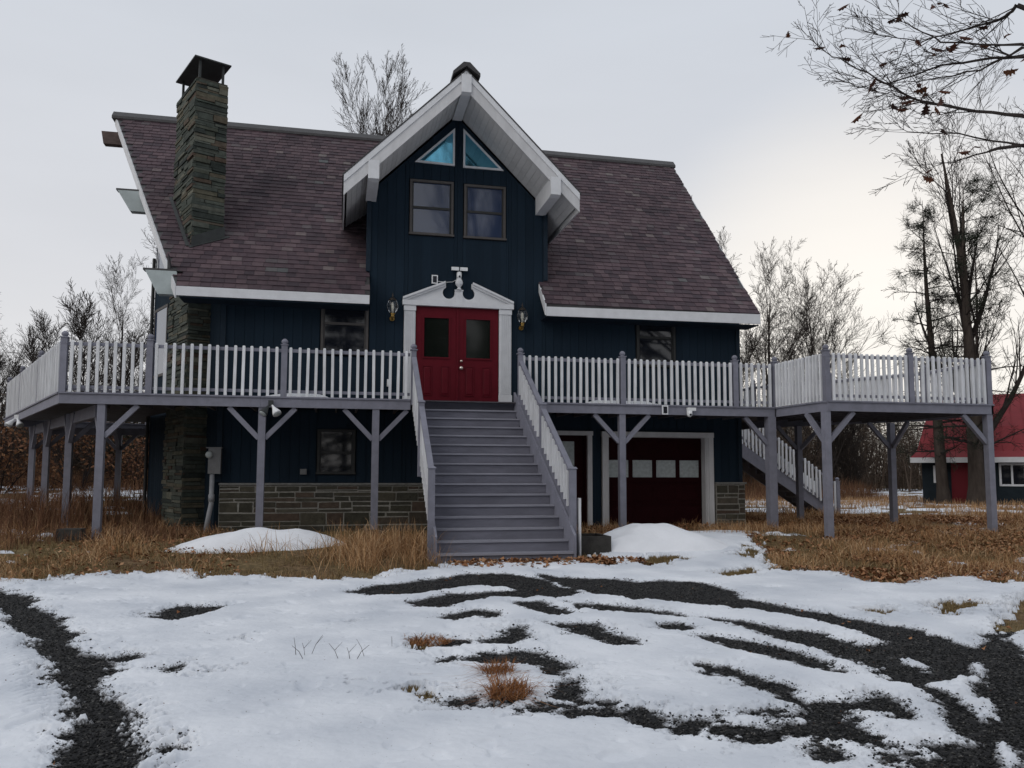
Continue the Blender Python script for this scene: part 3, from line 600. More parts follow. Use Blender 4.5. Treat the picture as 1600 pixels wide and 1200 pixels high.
# --- lower doors
MB().box(3.03, 3.14, 1.44, 1.52, .3, 2.50).build('door_trim', 'offwhite', house); MB().box(1.9, 3.16, 1.43, 1.52, 2.50, 2.60).build('door_trim', 'offwhite', house); MB().box(1.9, 2.0, 1.44, 1.52, .3, 2.50).build('door_trim', 'offwhite', house)
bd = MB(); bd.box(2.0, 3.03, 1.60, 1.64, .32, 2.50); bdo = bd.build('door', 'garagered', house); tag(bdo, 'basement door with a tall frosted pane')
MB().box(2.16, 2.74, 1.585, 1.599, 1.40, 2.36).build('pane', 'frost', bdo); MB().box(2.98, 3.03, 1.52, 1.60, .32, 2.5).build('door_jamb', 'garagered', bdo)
gd_ = MB(); gz = [.33, .86, 1.39, 1.98, 2.47]
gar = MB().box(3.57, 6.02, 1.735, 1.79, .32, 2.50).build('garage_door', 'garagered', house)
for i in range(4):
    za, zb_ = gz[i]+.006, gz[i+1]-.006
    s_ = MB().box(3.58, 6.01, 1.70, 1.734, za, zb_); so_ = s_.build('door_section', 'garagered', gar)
    for c in range(4):
        a = 3.64+c*.60; 
        if i == 2: continue
        MB().hexa([(a, 1.70, za+.07), (a+.5, 1.70, za+.07), (a+.5, 1.70, zb_-.07), (a, 1.70, zb_-.07)], [(a+.03, 1.688, za+.10), (a+.47, 1.688, za+.10), (a+.47, 1.688, zb_-.10), (a+.03, 1.688, zb_-.10)]).build('raised_panel', 'garagered', gar)
for c in range(4):
    a = 3.63+c*.605; MB().box(a, a+.49, 1.685, 1.699, 1.52, 1.93).build('pane', 'frost', gar)
gt = MB(); gt.box(3.39, 3.52, 1.43, 1.52, .3, 2.48); gt.build('garage_trim', 'offwhite', house)
MB().box(3.38, 6.23, 1.42, 1.52, 2.48, 2.60).build('garage_trim', 'offwhite', house)
t_ = MB(); t_.box(6.10, 6.22, 1.43, 1.52, .28, 2.48); t_.box(6.02, 6.098, 1.49, 1.70, .28, 2.48); t_.box(6.05, 6.098, 1.46, 1.489, .28, 2.48); t_.build('garage_trim', 'offwhite', house)
MB().box(3.52, 3.568, 1.50, 1.70, .28, 2.48).build('garage_jamb', 'offwhite', house); MB().box(3.52, 6.02, 1.522, 1.70, 2.475, 2.55).build('garage_jamb', 'offwhite', house)
# ================================================================== things on the walls
def lantern(u, z, label):
    t = thing('wall_lantern', label, 'lantern', (u, W-.02, z), 'lanterns beside the front door')
    MB().lathe((u, 1.44, z+.06), [(.055, .04), (.06, .02), (.055, -.005)], 12, 'y').build('back_plate', 'brass', t)
    a = MB(); a.tube([(u, 1.44, z+.06), (u, 1.36, z+.02), (u, 1.31, z+.05), (u, 1.31, z+.10)], .016, 6); a.build('arm', 'brass', t, True)
    MB().lathe((u, 1.31, z+.06), [(.02, 0), (.05, .02), (.035, .05), (.055, .075), (.06, .09)], 12).build('base_cup', 'brass', t, True)
    MB().lathe((u, 1.31, z+.15), [(.058, 0), (.10, .06), (.125, .14), (.125, .20), (.10, .27), (.075, .30)], 16).build('glass_globe', 'lglass', t, True)
    MB().lathe((u, 1.31, z+.16), [(.02, 0), (.02, .09), (.028, .12), (.022, .2), (.004, .23)], 8).build('bulb', 'bulb', t, True)
    MB().lathe((u, 1.31, z+.445), [(.09, 0), (.085, .02), (.05, .06), (.02, .08), (.012, .10), (.022, .12), (.012, .14), (.003, .19)], 14).build('cap', 'bronze', t, True)
    r = MB()
    for k in range(6):
        an = k*math.pi/3+.2; pts = [(u+rr*math.cos(an), 1.31+rr*math.sin(an), z+.15+h) for rr, h in ((.062, 0), (.104, .06), (.13, .14), (.13, .20), (.104, .27), (.08, .30))]; r.tube(pts, .004, 4)
    r.build('rib', 'bronze', t)
lantern(-1.57, 5.02, 'dim glass coach lantern on the wall left of the red front doors'); lantern(1.42, 4.93, 'brass coach lantern on the wall right of the red front doors')
def cctv(u, v, z, label, down=False, horiz=False):
    t = thing('security_camera', label, 'camera', (u, v, z), 'white security cameras')
    if not down:
        MB().box(u-.05, u+.05, v-.07, v, z, z+.10).build('bracket', 'plastic', t); MB().lathe((u, v-.07, z+.05), [(.055, -.03), (.06, 0), (.06, .07), (.05, .10)], 12).build('body', 'plastic', t, True)
        for s_ in (-1, 1): MB().hexa([(u+s_*.10-.085, v-.14, z+.17), (u+s_*.10+.085, v-.14, z+.17), (u+s_*.10+.085, v-.06, z+.19), (u+s_*.10-.085, v-.06, z+.19)], [(u+s_*.10-.085, v-.14, z+.25), (u+s_*.10+.085, v-.14, z+.25), (u+s_*.10+.085, v-.06, z+.26), (u+s_*.10-.085, v-.06, z+.26)]).build('light_head', 'plastic', t)
        MB().lathe((u, v-.14, z+.03), [(.022, -.012), (.022, 0)], 10, 'y').build('lens', 'panel', t)
    else:
        MB().box(u-.07, u+.12, v-.09, v-.005, z+.02, z+.09).build('bracket', 'plastic', t); MB().lathe((u-.02, v-.05, z-.12), [(.02, 0), (.055, .03), (.062, .07), (.06, .138)], 12).build('body', 'plastic', t, True)
        MB().lathe((u-.02, v-.105, z-.07), [(.024, -.010), (.024, 0)], 10, 'y').build('lens', 'panel', t)
cctv(-.05, W, 6.08, 'white twin-light security camera above the urn of the door pediment'); cctv(4.93, -.035, 2.98, 'white dome security camera under the deck edge above the garage', True)
def solar(u, v, z, label):
    t = thing('solar_panel', label, 'solar panel', (u, v, z), 'small solar panels of the cameras')
    m_ = MB().box(u-.07, u+.07, v-.04, v-.015, z-.10, z+.10); m_.build('frame', 'plastic', t); MB().box(u-.045, u+.045, v-.046, v-.0405, z-.075, z+.075).build('cell', 'panel', t); MB().box(u-.02, u+.02, v-.0145, v, z-.03, z+.03).build('mount', 'plastic', t)
solar(-.61, W, 6.04, 'small white framed solar panel on the navy wall above the pediment'); solar(4.34, -.035, 3.01, 'small white framed solar panel on the grey deck edge')
tag(MB().tube([(-.54, 1.47, 6.0), (-.35, 1.465, 5.985), (-.2, 1.465, 6.0), (-.1, 1.46, 6.06)], .006, 5).build('camera_cable', 'plastic'), 'thin white cable between solar panel and camera over the door', 'cable')
LA0 = Vector((-7.93, -.02, 0)); LD0 = Vector((math.cos(R(115)), math.sin(R(115)), 0))
def floods(u, v, z, label, m_='cap'):
    t = thing('flood_light', label, 'flood light', (u, v, z), 'twin flood lights under the deck edge')
    MB().box(u-.05, u+.05, v-.04, v, z-.05, z+.05).build('junction_box', m_, t)
    for s_ in (-1, 1):
        b = Vector((u+s_*.03, v-.06, z-.05)); d = Vector((s_*.45, -.45, -.75)).normalized(); h = MB(); n0 = len(h.v)
        h.tube([b, b+d*.05, b+d*.10, b+d*.20, b+d*.235], [.018, .025, .045, .085, .088], 12); h.build('lamp_head', m_ if s_ < 0 else 'plastic', t, True)
        MB().tube([b+d*.236, b+d*.245], [.08, .05], 12).build('lamp_lens', 'frost', t, True)
floods(-4.03, -.035, 2.99, 'dark twin flood light on the deck edge above a post')
fp = LA0+LD0*6.3; floods(fp.x, fp.y, 2.99, 'white twin flood light on the left side edge of the deck', 'plastic')
ol = thing('outlet_box', 'small grey weatherproof outlet box on the navy wall below the deck', 'outlet', (-3.43, W-.02, 1.63))
MB().box(-3.50, -3.36, 1.43, 1.50, 1.57, 1.69).build('cover', 'meter', ol); MB().box(-3.48, -3.38, 1.418, 1.429, 1.60, 1.67).build('flap', 'meter', ol)
ol = thing('outlet_box', 'small white outlet box on the navy wall left of the front door', 'outlet', (-1.62, W-.02, 3.62))
MB().box(-1.66, -1.58, 1.43, 1.50, 3.54, 3.70).build('cover', 'plastic', ol); MB().box(-1.65, -1.59, 1.418, 1.429, 3.56, 3.68).build('flap', 'plastic', ol)
mtr = thing('electric_meter', 'grey electric meter box with a bent conduit beside the stone chimney', 'electric meter', (-5.28, 1.4, .35))
MB().box(-5.37, -5.12, 1.27, 1.45, 1.58, 2.12).build('meter_box', 'meter', mtr); MB().lathe((-5.35, 1.27, 1.98), [(.07, 0), (.075, -.04), (.06, -.08), (.01, -.09)], 14, 'y').build('meter_dial', 'frost', mtr, True)
MB().tube([(-5.29, 1.34, 1.58), (-5.29, 1.34, .95), (-5.33, 1.32, .70), (-5.40, 1.28, .25)], .05, 10).build('conduit', 'pvc', mtr, True)
MB().tube([(-5.29, 1.34, 1.15), (-5.29, 1.34, 1.0)], .062, 10).build('coupling', 'pvc', mtr, True); MB().box(-5.42, -5.10, 1.25, 1.46, 2.121, 2.14).build('lid', 'meter', mtr)
# ================================================================== DECK
FZ = 2.91                                   # underside of the rim beam
PH = R(115); LD = Vector((math.cos(PH), math.sin(PH), 0)); LN = Vector((LD.y, -LD.x, 0))   # left edge direction; LN points inwards
LA = Vector((-7.9, 0, 0)); LLEN = 9.7; LB = LA+LD*LLEN
deck = thing('deck', 'grey raised wraparound deck on braced posts with white balusters', 'deck', (0, 0, .33))
RA, RB, RC, RD, RE, RF = (7.09, 0), (7.17, -1.85), (11.20, -1.85), (11.42, .4), (8.95, 4.3), (9.2, 8.2)
def rim(a, b, outn, name='rim_beam', h=(FZ, 3.095)):
    a = Vector((*a[:2], 0)); b = Vector((*b[:2], 0)); n = Vector((*outn[:2], 0)).normalized()
    m_ = MB().prism([a+Vector((0, 0, h[0])), b+Vector((0, 0, h[0])), b+Vector((0, 0, h[1])), a+Vector((0, 0, h[1]))], -n*.045); m_.build(name, 'grey', deck)
    MB().prism([a+n*.03+Vector((0, 0, 3.097)), b+n*.03+Vector((0, 0, 3.097)), b+n*.03+Vector((0, 0, 3.128)), a+n*.03+Vector((0, 0, 3.128))], -n*.12).build('edge_board', 'grey', deck)
rim((-7.9, 0), (-4.23, 0), (0, -1)); rim((-4.226, 0), (-1.26, 0), (0, -1)); rim((1.12, 0), (7.05, 0), (0, -1))
rim(LB, LA, -LN); rim((7.09, .04), RB, (-1, -.05)); rim((7.17, -1.85), RC, (0, -1)); rim(RC, RD, (1, 0)); rim(RD, RE, (.85, .54)); rim(RE, RF, (1, 0)); rim(RF, (7, 8.2), (0, 1))
LB2 = LB+LN*4.2+LD*.3; rim(LB2, LB, LD)
# boards of the floor, run along the house
def fboard(x0, x1, y0, y1, mb=None): MB().box(x0, x1, y0, y1, 3.10, 3.126).build('deck_board', 'greydark', deck)
for i in range(9):
    y0 = .10+i*.152; xl = -7.9-.466*y0+.05; fboard(xl, -1.28 if i < 0 else 7.02, y0, y0+.145)
for i in range(60):
    y0 = .10+(9+i)*.152
    if y0 > 9: break
    xl = -7.9-.466*y0+.06; fboard(xl, -5.35-.48*min(y0-1.5, 5) if y0 < 6.4 else -7.7+.4*(y0-6.4), y0, y0+.145)
for i in range(13):
    y0 = -1.78+i*.152
    if y0 < .1: fboard(7.2, 11.25, y0, y0+.145)
for i in range(52):
    y0 = .10+i*.152
    xr = 11.36 if y0 < .3 else (11.42-.633*(y0-.4)-.1 if y0 < 4.2 else 8.98)
    fboard(7.03, xr, y0, y0+.145)
for i in range(34):
    x = -7.4+i*.42
    if x < 6.9: MB().box(x, x+.04, .05 if not -1.3 < x < 1.2 else .38, 1.42, 2.92, 3.095).build('joist', 'greydark', deck)
for i in range(9): x = 7.5+i*.42; MB().box(x, x+.04, -1.79, 1.6, 2.92, 3.095).build('joist', 'greydark', deck)
# support posts with knee braces
def post(x, y, z0, dirs, w_=.14, top=FZ, br=.62, name='support_post'):
    p = MB().box(x-w_/2, x+w_/2, y-w_/2, y+w_/2, z0-.1, top).build(name, 'grey', deck)
    for d in dirs:
        d = Vector((*d, 0)).normalized(); a = Vector((x, y, top-br))+d*(w_/2-.01); b = Vector((x, y, top-.01))+d*(br+.02)
        MB().bar(a, b, .085, .095, up=(0, 0, 1)).build('knee_brace', 'grey', p)
def gz_(x, y): return float(ground_h(x, y))
ux, uy = (1, 0), (0, 1)
post(-7.16, .10, gz_(-7.16, .1), [ux, (LD.x, LD.y)]); post(-4.20, .09, gz_(-4.2, .09), [ux, (-1, 0)]); post(-1.96, .09, .40, [ux, (-1, 0)])
post(3.38, .09, gz_(3.4, 0), [ux, (-1, 0)]); post(6.98, .10, gz_(7, 0), [(-1, 0)], w_=.19); post(7.18, -1.76, gz_(7.2, -1.8), [ux, (-.05, 1)])
post(11.12, -1.76, gz_(11.1, -1.8), [(-1, 0), uy]); post(11.05, 1.3, gz_(11, 1.6), [(-1, 0), (0, -1)]); post(9.55, 3.1, gz_(9.5, 3.1), [(-1, 0), (.6, -.8)]); post(9.05, 6.6, gz_(9, 6.6), [(-1, 0), (0, -1), (0, 1)])
for s_ in (3.05, 6.45, 9.2):
    p = LA+LN*.67+LD*s_; post(p.x, p.y, gz_(p.x, p.y), [(LD.x, LD.y), (-LD.x, -LD.y), (LN.x, LN.y)])
p0, p1 = LA+LN*.70+LD*.1, LA+LN*.70+LD*9.6
MB().bar(p0+Vector((0, 0, 2.80)), p1+Vector((0, 0, 2.80)), .10, .24).build('carrier_beam', 'grey', deck)
post(-9.0, 9.0, gz_(-9, 9), [ux, (-1, 0), (0, -1)]); MB().box(-10.8, -7.2, 8.95, 9.05, 2.70, 2.90).build('carrier_beam', 'grey', deck)

# railing
bal = MB(); bw = .021; bx = .028; bal.hexa([(-bx, -bw, .02), (bx, -bw, .02), (bx, bw, .02), (-bx, bw, .02)], [(-bx, -bw, 1.0), (bx, -bw, 1.0), (bx, bw, 1.0), (-bx, bw, 1.0)])
bal.hexa([(-bx, -bw, 1.0), (bx, -bw, 1.0), (bx, bw, 1.0), (-bx, bw, 1.0)], [(-bx*.7, -bw*.5, 1.02), (bx*.7, -bw*.5, 1.02), (bx*.7, bw*.5, 1.02), (-bx*.7, bw*.5, 1.02)])
BAL = bal.mesh('baluster', 'baluster')
pm = MB().box(-.058, .058, -.058, .058, -.05, 1.04); pm.box(-.063, .063, -.063, .063, .93, .955); POST = pm.mesh('railing_post', 'grey')
cm = MB().hexa([(-.074, -.074, 1.04), (.074, -.074, 1.04), (.074, .074, 1.04), (-.074, .074, 1.04)], [(-.074, -.074, 1.06), (.074, -.074, 1.06), (.074, .074, 1.06), (-.074, .074, 1.06)])
cm.lathe((0, 0, 1.055), [(.068, 0), (.042, .02), (.060, .04), (.067, .065), (.054, .095), (.025, .118), (.003, .123)], 10); CAP = cm.mesh('post_cap', 'grey')
def rpost(x, y, parent=None, z=ZD, ang=0):
    parent = parent or deck
    p = inst('railing_post', POST, parent, (x, y, z), (0, 0, ang)); c = inst('post_cap', CAP, p, (x, y, z)); return p
def railing(a, b, outn, n, parent=None, za=ZD, zb=ZD, inset=.09, boff=.030, names=True):
    parent = parent or deck; a = Vector((*a[:2], 0)); b = Vector((*b[:2], 0)); nn = Vector((*outn[:2], 0)).normalized(); d = (b-a)
    for h, th in ((.935, .065), (.105, .06)):
        MB().bar(a+Vector((0, 0, za+h)), b+Vector((0, 0, zb+h)), .036, th).build('rail', 'grey', parent)
    ang = math.atan2(d.y, d.x)
    for i in range(n):
        t = (i+.5)/n; p = a+d*t+nn*(.0185+bw+.001); z = za+(zb-za)*t
        inst('baluster', BAL, parent, (p.x+RNG.uniform(-.004, .004)*d.normalized().x, p.y, z-.02+RNG.uniform(-.006, .006)), (RNG.uniform(-.006, .006), RNG.uniform(-.01, .01), ang))
yo = .06
for x in (-7.86, -6.33, -3.80, 3.40, 6.10): rpost(x, yo)
railing((-7.80, yo), (-6.39, yo), (0, -1), 9); railing((-6.28, yo), (-3.86, yo), (0, -1), 15); railing((-3.75, yo), (-1.27, yo), (0, -1), 15)
railing((1.08, yo), (3.34, yo), (0, -1), 16); railing((3.46, yo), (6.04, yo), (0, -1), 18); railing((6.16, yo), (7.02, yo), (0, -1), 6)
rpost(7.10, yo); rpost(7.20, -1.79); rpost(9.20, -1.79); rpost(11.14, -1.79); rpost(11.33, .40); rpost(10.1, 2.4); rpost(8.9, 4.3); rpost(8.95, 6.9)
railing((7.10, -.02), (7.20, -1.72), (-1, -.05), 14); railing((7.27, -1.79), (9.14, -1.79), (0, -1), 14); railing((9.26, -1.79), (11.08, -1.79), (0, -1), 13)
railing((11.15, -1.72), (11.33, .34), (1, -.08), 15); railing((11.29, .47), (10.15, 2.34), (.85, .54), 15); railing((10.06, 2.47), (8.94, 4.24), (.85, .54), 14); railing((8.9, 4.37), (8.95, 6.84), (1, 0), 16)
pl = [LA+LN*.06+LD*s_ for s_ in (.12, 3.2, 6.5, 9.5)]
for p in pl[1:]: rpost(p.x, p.y, ang=PH)
for a, b in zip(pl, pl[1:]): railing(a+LD*.05, b-LD*.06, -LN, 21)
railing(pl[3]+LN*.05, pl[3]+LN*3.6, LD, 16)
pe = pl[3]+LN*3.7; rpost(pe.x, pe.y)
# ================================================================== FRONT STAIRS
RISE, RUN, V0 = .19, .2475, .05
def uL(v): return -1.17+.03*(-v/3.2)
def uR(v): return 1.05+.21*(-v/3.2)
stair = thing('front_staircase', 'wide grey wooden front staircase with white balustrades up to the red doors', 'staircase', (0, -3.4, .1))
for k in range(1, 16):
    v = V0-(15-k)*RUN; z = ZD-(16-k)*RISE; a, b = uL(v)+.045, uR(v)-.045      # tread nose at v
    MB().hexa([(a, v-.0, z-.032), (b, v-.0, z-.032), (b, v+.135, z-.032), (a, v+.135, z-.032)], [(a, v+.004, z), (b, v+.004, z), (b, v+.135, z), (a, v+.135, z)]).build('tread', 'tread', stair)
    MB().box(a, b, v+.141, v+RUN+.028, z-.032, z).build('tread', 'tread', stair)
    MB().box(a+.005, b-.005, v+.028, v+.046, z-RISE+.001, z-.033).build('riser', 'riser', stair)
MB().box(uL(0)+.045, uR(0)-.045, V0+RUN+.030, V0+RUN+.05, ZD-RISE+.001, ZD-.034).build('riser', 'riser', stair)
MB().box(uL(0)-.12, uR(0)+.12, -.02+.30, .40+.04, ZD-.033, ZD-.003).build('tread', 'tread', stair)
SB = -3.50
for fn, o in ((uL, -1), (uR, 1)):
    def sp(v, z): return (fn(v)+o*.0, v, z)
    zl = lambda v: ZD-(V0-v)/RUN*RISE-RISE*.55
    sA, sB2 = .28, -3.42
    m_ = MB().prism([sp(sA, zl(sA)+.20-.05), sp(sB2, zl(sB2)+.20), sp(sB2, .12), sp(sB2+.25, .12), sp(sA, zl(sA)-.22)], (-o*.042, 0, 0)); m_.build('stringer', 'grey', stair)
    vs = (0.02, -1.50, -3.16)
    rz = lambda v: ZD+.93+(v-.02)*RISE/RUN*.985
    # newel posts
    for i, v in enumerate(vs):
        x = fn(v)+o*.03; zt = rz(v)+(.10 if i == 0 else .03); w_ = .055 if i else .05
        nb = MB().box(x-w_, x+w_, v-w_, v+w_, (gz_(x, v)-.05 if i == 2 else zt-1.15-.25*i), zt); nw = nb.build('newel_post', 'grey', stair)
        if i == 0: inst('post_cap', CAP, nw, (x, v, zt-1.045))
        else: MB().hexa([(x-.075, v-.075, zt), (x+.075, v-.075, zt), (x+.075, v+.075, zt), (x-.075, v+.075, zt)], [(x-.05, v-.05, zt+.035), (x+.05, v-.05, zt+.035), (x+.05, v+.05, zt+.035), (x-.05, v+.05, zt+.035)]).build('post_cap', 'grey', nw)
    for va, vb in ((vs[0]-.05, vs[1]+.055), (vs[1]-.055, vs[2]+.055)):
        A = Vector((fn(va)+o*.03, va, rz(va)-.03)); B = Vector((fn(vb)+o*.03, vb, rz(vb)-.03))
        MB().bar(A, B, .10, .045).build('handrail', 'grey', stair)
        MB().bar(A-Vector((0, 0, .09)), B-Vector((0, 0, .09)), .036, .08).build('rail', 'grey', stair); MB().bar(A-Vector((0, 0, .78)), B-Vector((0, 0, .78)), .036, .20).build('rail', 'grey', stair)
    nb_ = 23
    if o < 0: sbal = MB().hexa([(-.021, -.040, 0), (.021, -.040, 0), (.021, .040, 0), (-.021, .040, 0)], [(-.021, -.040, 1.0), (.021, -.040, 1.0), (.021, .040, 1.06), (-.021, .040, 1.06)]).mesh('baluster', 'baluster')
    for i in range(nb_):
        v = vs[0]-.12-(vs[0]-vs[2]-.20)*i/(nb_-1); z1 = rz(v)-.035
        if o < 0:
            x = fn(v)-.031; inst('baluster', sbal, stair, (x, v, z1-1.08), None)
        else:
            x = fn(v)+.03+.041; inst('baluster', BAL, stair, (x, v, z1-1.02))
    if o > 0:
        for i in range(20):
            v = vs[0]-.12-(vs[0]-vs[2]-.24)*i/19; z1 = rz(v)-.10
            if abs(v-vs[1]) < .08: continue
            inst('baluster', BAL, stair, (fn(v)+.03-.041, v, z1-.62), None, (.9, .9, .62))
MB().box(uR(SB)+.10, uR(SB)+.13, -3.26, -3.14, .10, 1.18).build('end_board', 'white', stair)
# ================================================================== REAR STAIRS (right side of the house)
rs = thing('rear_staircase', 'small grey side staircase with white balusters behind the right deck', 'staircase', (12.9, 7.6, .3))
RN, RR = .262, .188; rx0 = 9.25; nst = 15
for k in range(nst):
    x = rx0+k*RN; z = ZD-(k+1)*RR
    MB().box(x, x+RN+.03, 7.05, 8.15, z-.04, z).build('tread', 'tread', rs); MB().box(x, x+.02, 7.06, 8.14, z, z+RR-.041).build('riser', 'riser', rs)
for v in (7.0, 8.16):
    xe = rx0+nst*RN
    MB().prism([(rx0-.1, v, ZD-.02), (xe+.05, v, .45), (xe+.05, v, .28), (xe-.3, v, .28), (rx0-.1, v, ZD-.48)], (0, .045, 0)).build('stringer', 'grey', rs)
    a = Vector((rx0+.05, v-.01, 0)); b = Vector((xe+.1, v-.01, 0)); zb_ = ZD-nst*RR
    railing(a, b, (0, -1), 30, rs, ZD, zb_+.02)
    rpost(xe+.16, v, rs, zb_+.02)
# ================================================================== things standing on and round the deck
def mound(name, label, cat, cx, cy, rx, ry, h, rot=0, flat=2.0, seed=1, skew=0, z=None, res=46, group=None):
    t = np.linspace(-1.15, 1.15, res); X, Y = np.meshgrid(t, t); Rr = np.sqrt(X**2+Y**2)+.18*fbm(X+seed, Y, 1.3, 3, seed)
    Hh = np.clip(1-np.abs(Rr)**flat, -.25, 1)*h*(1+.25*fbm(X, Y+seed, 1.6, 3, seed+5))*(1+skew*X)
    c, s = math.cos(rot), math.sin(rot); wx = cx+(X*rx*c-Y*ry*s); wy = cy+(X*rx*s+Y*ry*c); g0 = ground_h(wx, wy) if z is None else z
    Z = g0+Hh+.014*fbm(wx, wy, 5, 4, seed)+.02*fbm(wx, wy, 2.2, 2, seed+2); V = np.stack([wx, wy, Z], -1).reshape(-1, 3)
    I = np.arange(res*res).reshape(res, res); F = np.stack([I[:-1, :-1], I[:-1, 1:], I[1:, 1:], I[1:, :-1]], -1).reshape(-1, 4)
    keep = (Hh.reshape(-1)[F] > -.06).any(1) if z is None else (Hh.reshape(-1)[F] > -.004).all(1)
    o = link(name, np_mesh(name, V, F[keep], 'cleansnow', True)); return tag(o, label, cat, group)
mound('snow_mound', 'low white snow mound on the brown grass left of the stairs', 'snow mound', -4.05, -1.62, 1.45, .55, .36, .1, 1.7, 3, .12)
mound('snow_mound', 'tall white snow mound in front of the garage door', 'snow mound', 3.30, -2.30, 1.55, .90, .47, .12, 1.6, 5, -.30)
mound('snow_drift', 'thin snow drift on the deck behind the left railing', 'snow drift', -3.55, .80, .85, .38, .17, 0, 1.8, 8, 0, ZD-.004, 30)
mound('snow_drift', 'snow drift on the deck behind the right railing under the right window', 'snow drift', 3.70, .80, 1.15, .40, .20, 0, 1.8, 11, -.2, ZD-.004, 30)
b = thing('timber_planter', 'dark timber box planter on the ground right of the front stairs', 'planter', (1.7, -2.7, .15))
MB().box(1.42, 2.05, -2.98, -2.92, .05, .50).build('side_board', 'timber', b); MB().box(1.42, 2.05, -2.30, -2.24, .05, .50).build('side_board', 'timber', b); MB().box(1.42, 1.48, -2.918, -2.302, .05, .50).build('side_board', 'timber', b); MB().box(1.99, 2.05, -2.918, -2.302, .05, .50).build('side_board', 'timber', b); MB().box(1.485, 1.985, -2.915, -2.305, .05, .44).build('soil', 'ground', b)
def blk(x, y, sx, sy, h, label):
    z = gz_(x, y); m_ = MB().hexa([(x-sx, y-sy, z-.1), (x+sx, y-sy, z-.1), (x+sx, y+sy, z-.1), (x-sx, y+sy, z-.1)], [(x-sx+.015, y-sy+.015, z+h), (x+sx-.015, y-sy+.015, z+h), (x+sx-.015, y+sy-.015, z+h), (x-sx+.015, y+sy-.015, z+h)])
    tag(m_.build('concrete_block', 'timber'), label, 'block')
blk(-1.93, .05, .20, .17, .12, 'dark footing block under the deck post just left of the stairs'); blk(-7.50, -.25, .22, .18, .22, 'dark block in the brush beside the leftmost front deck post')
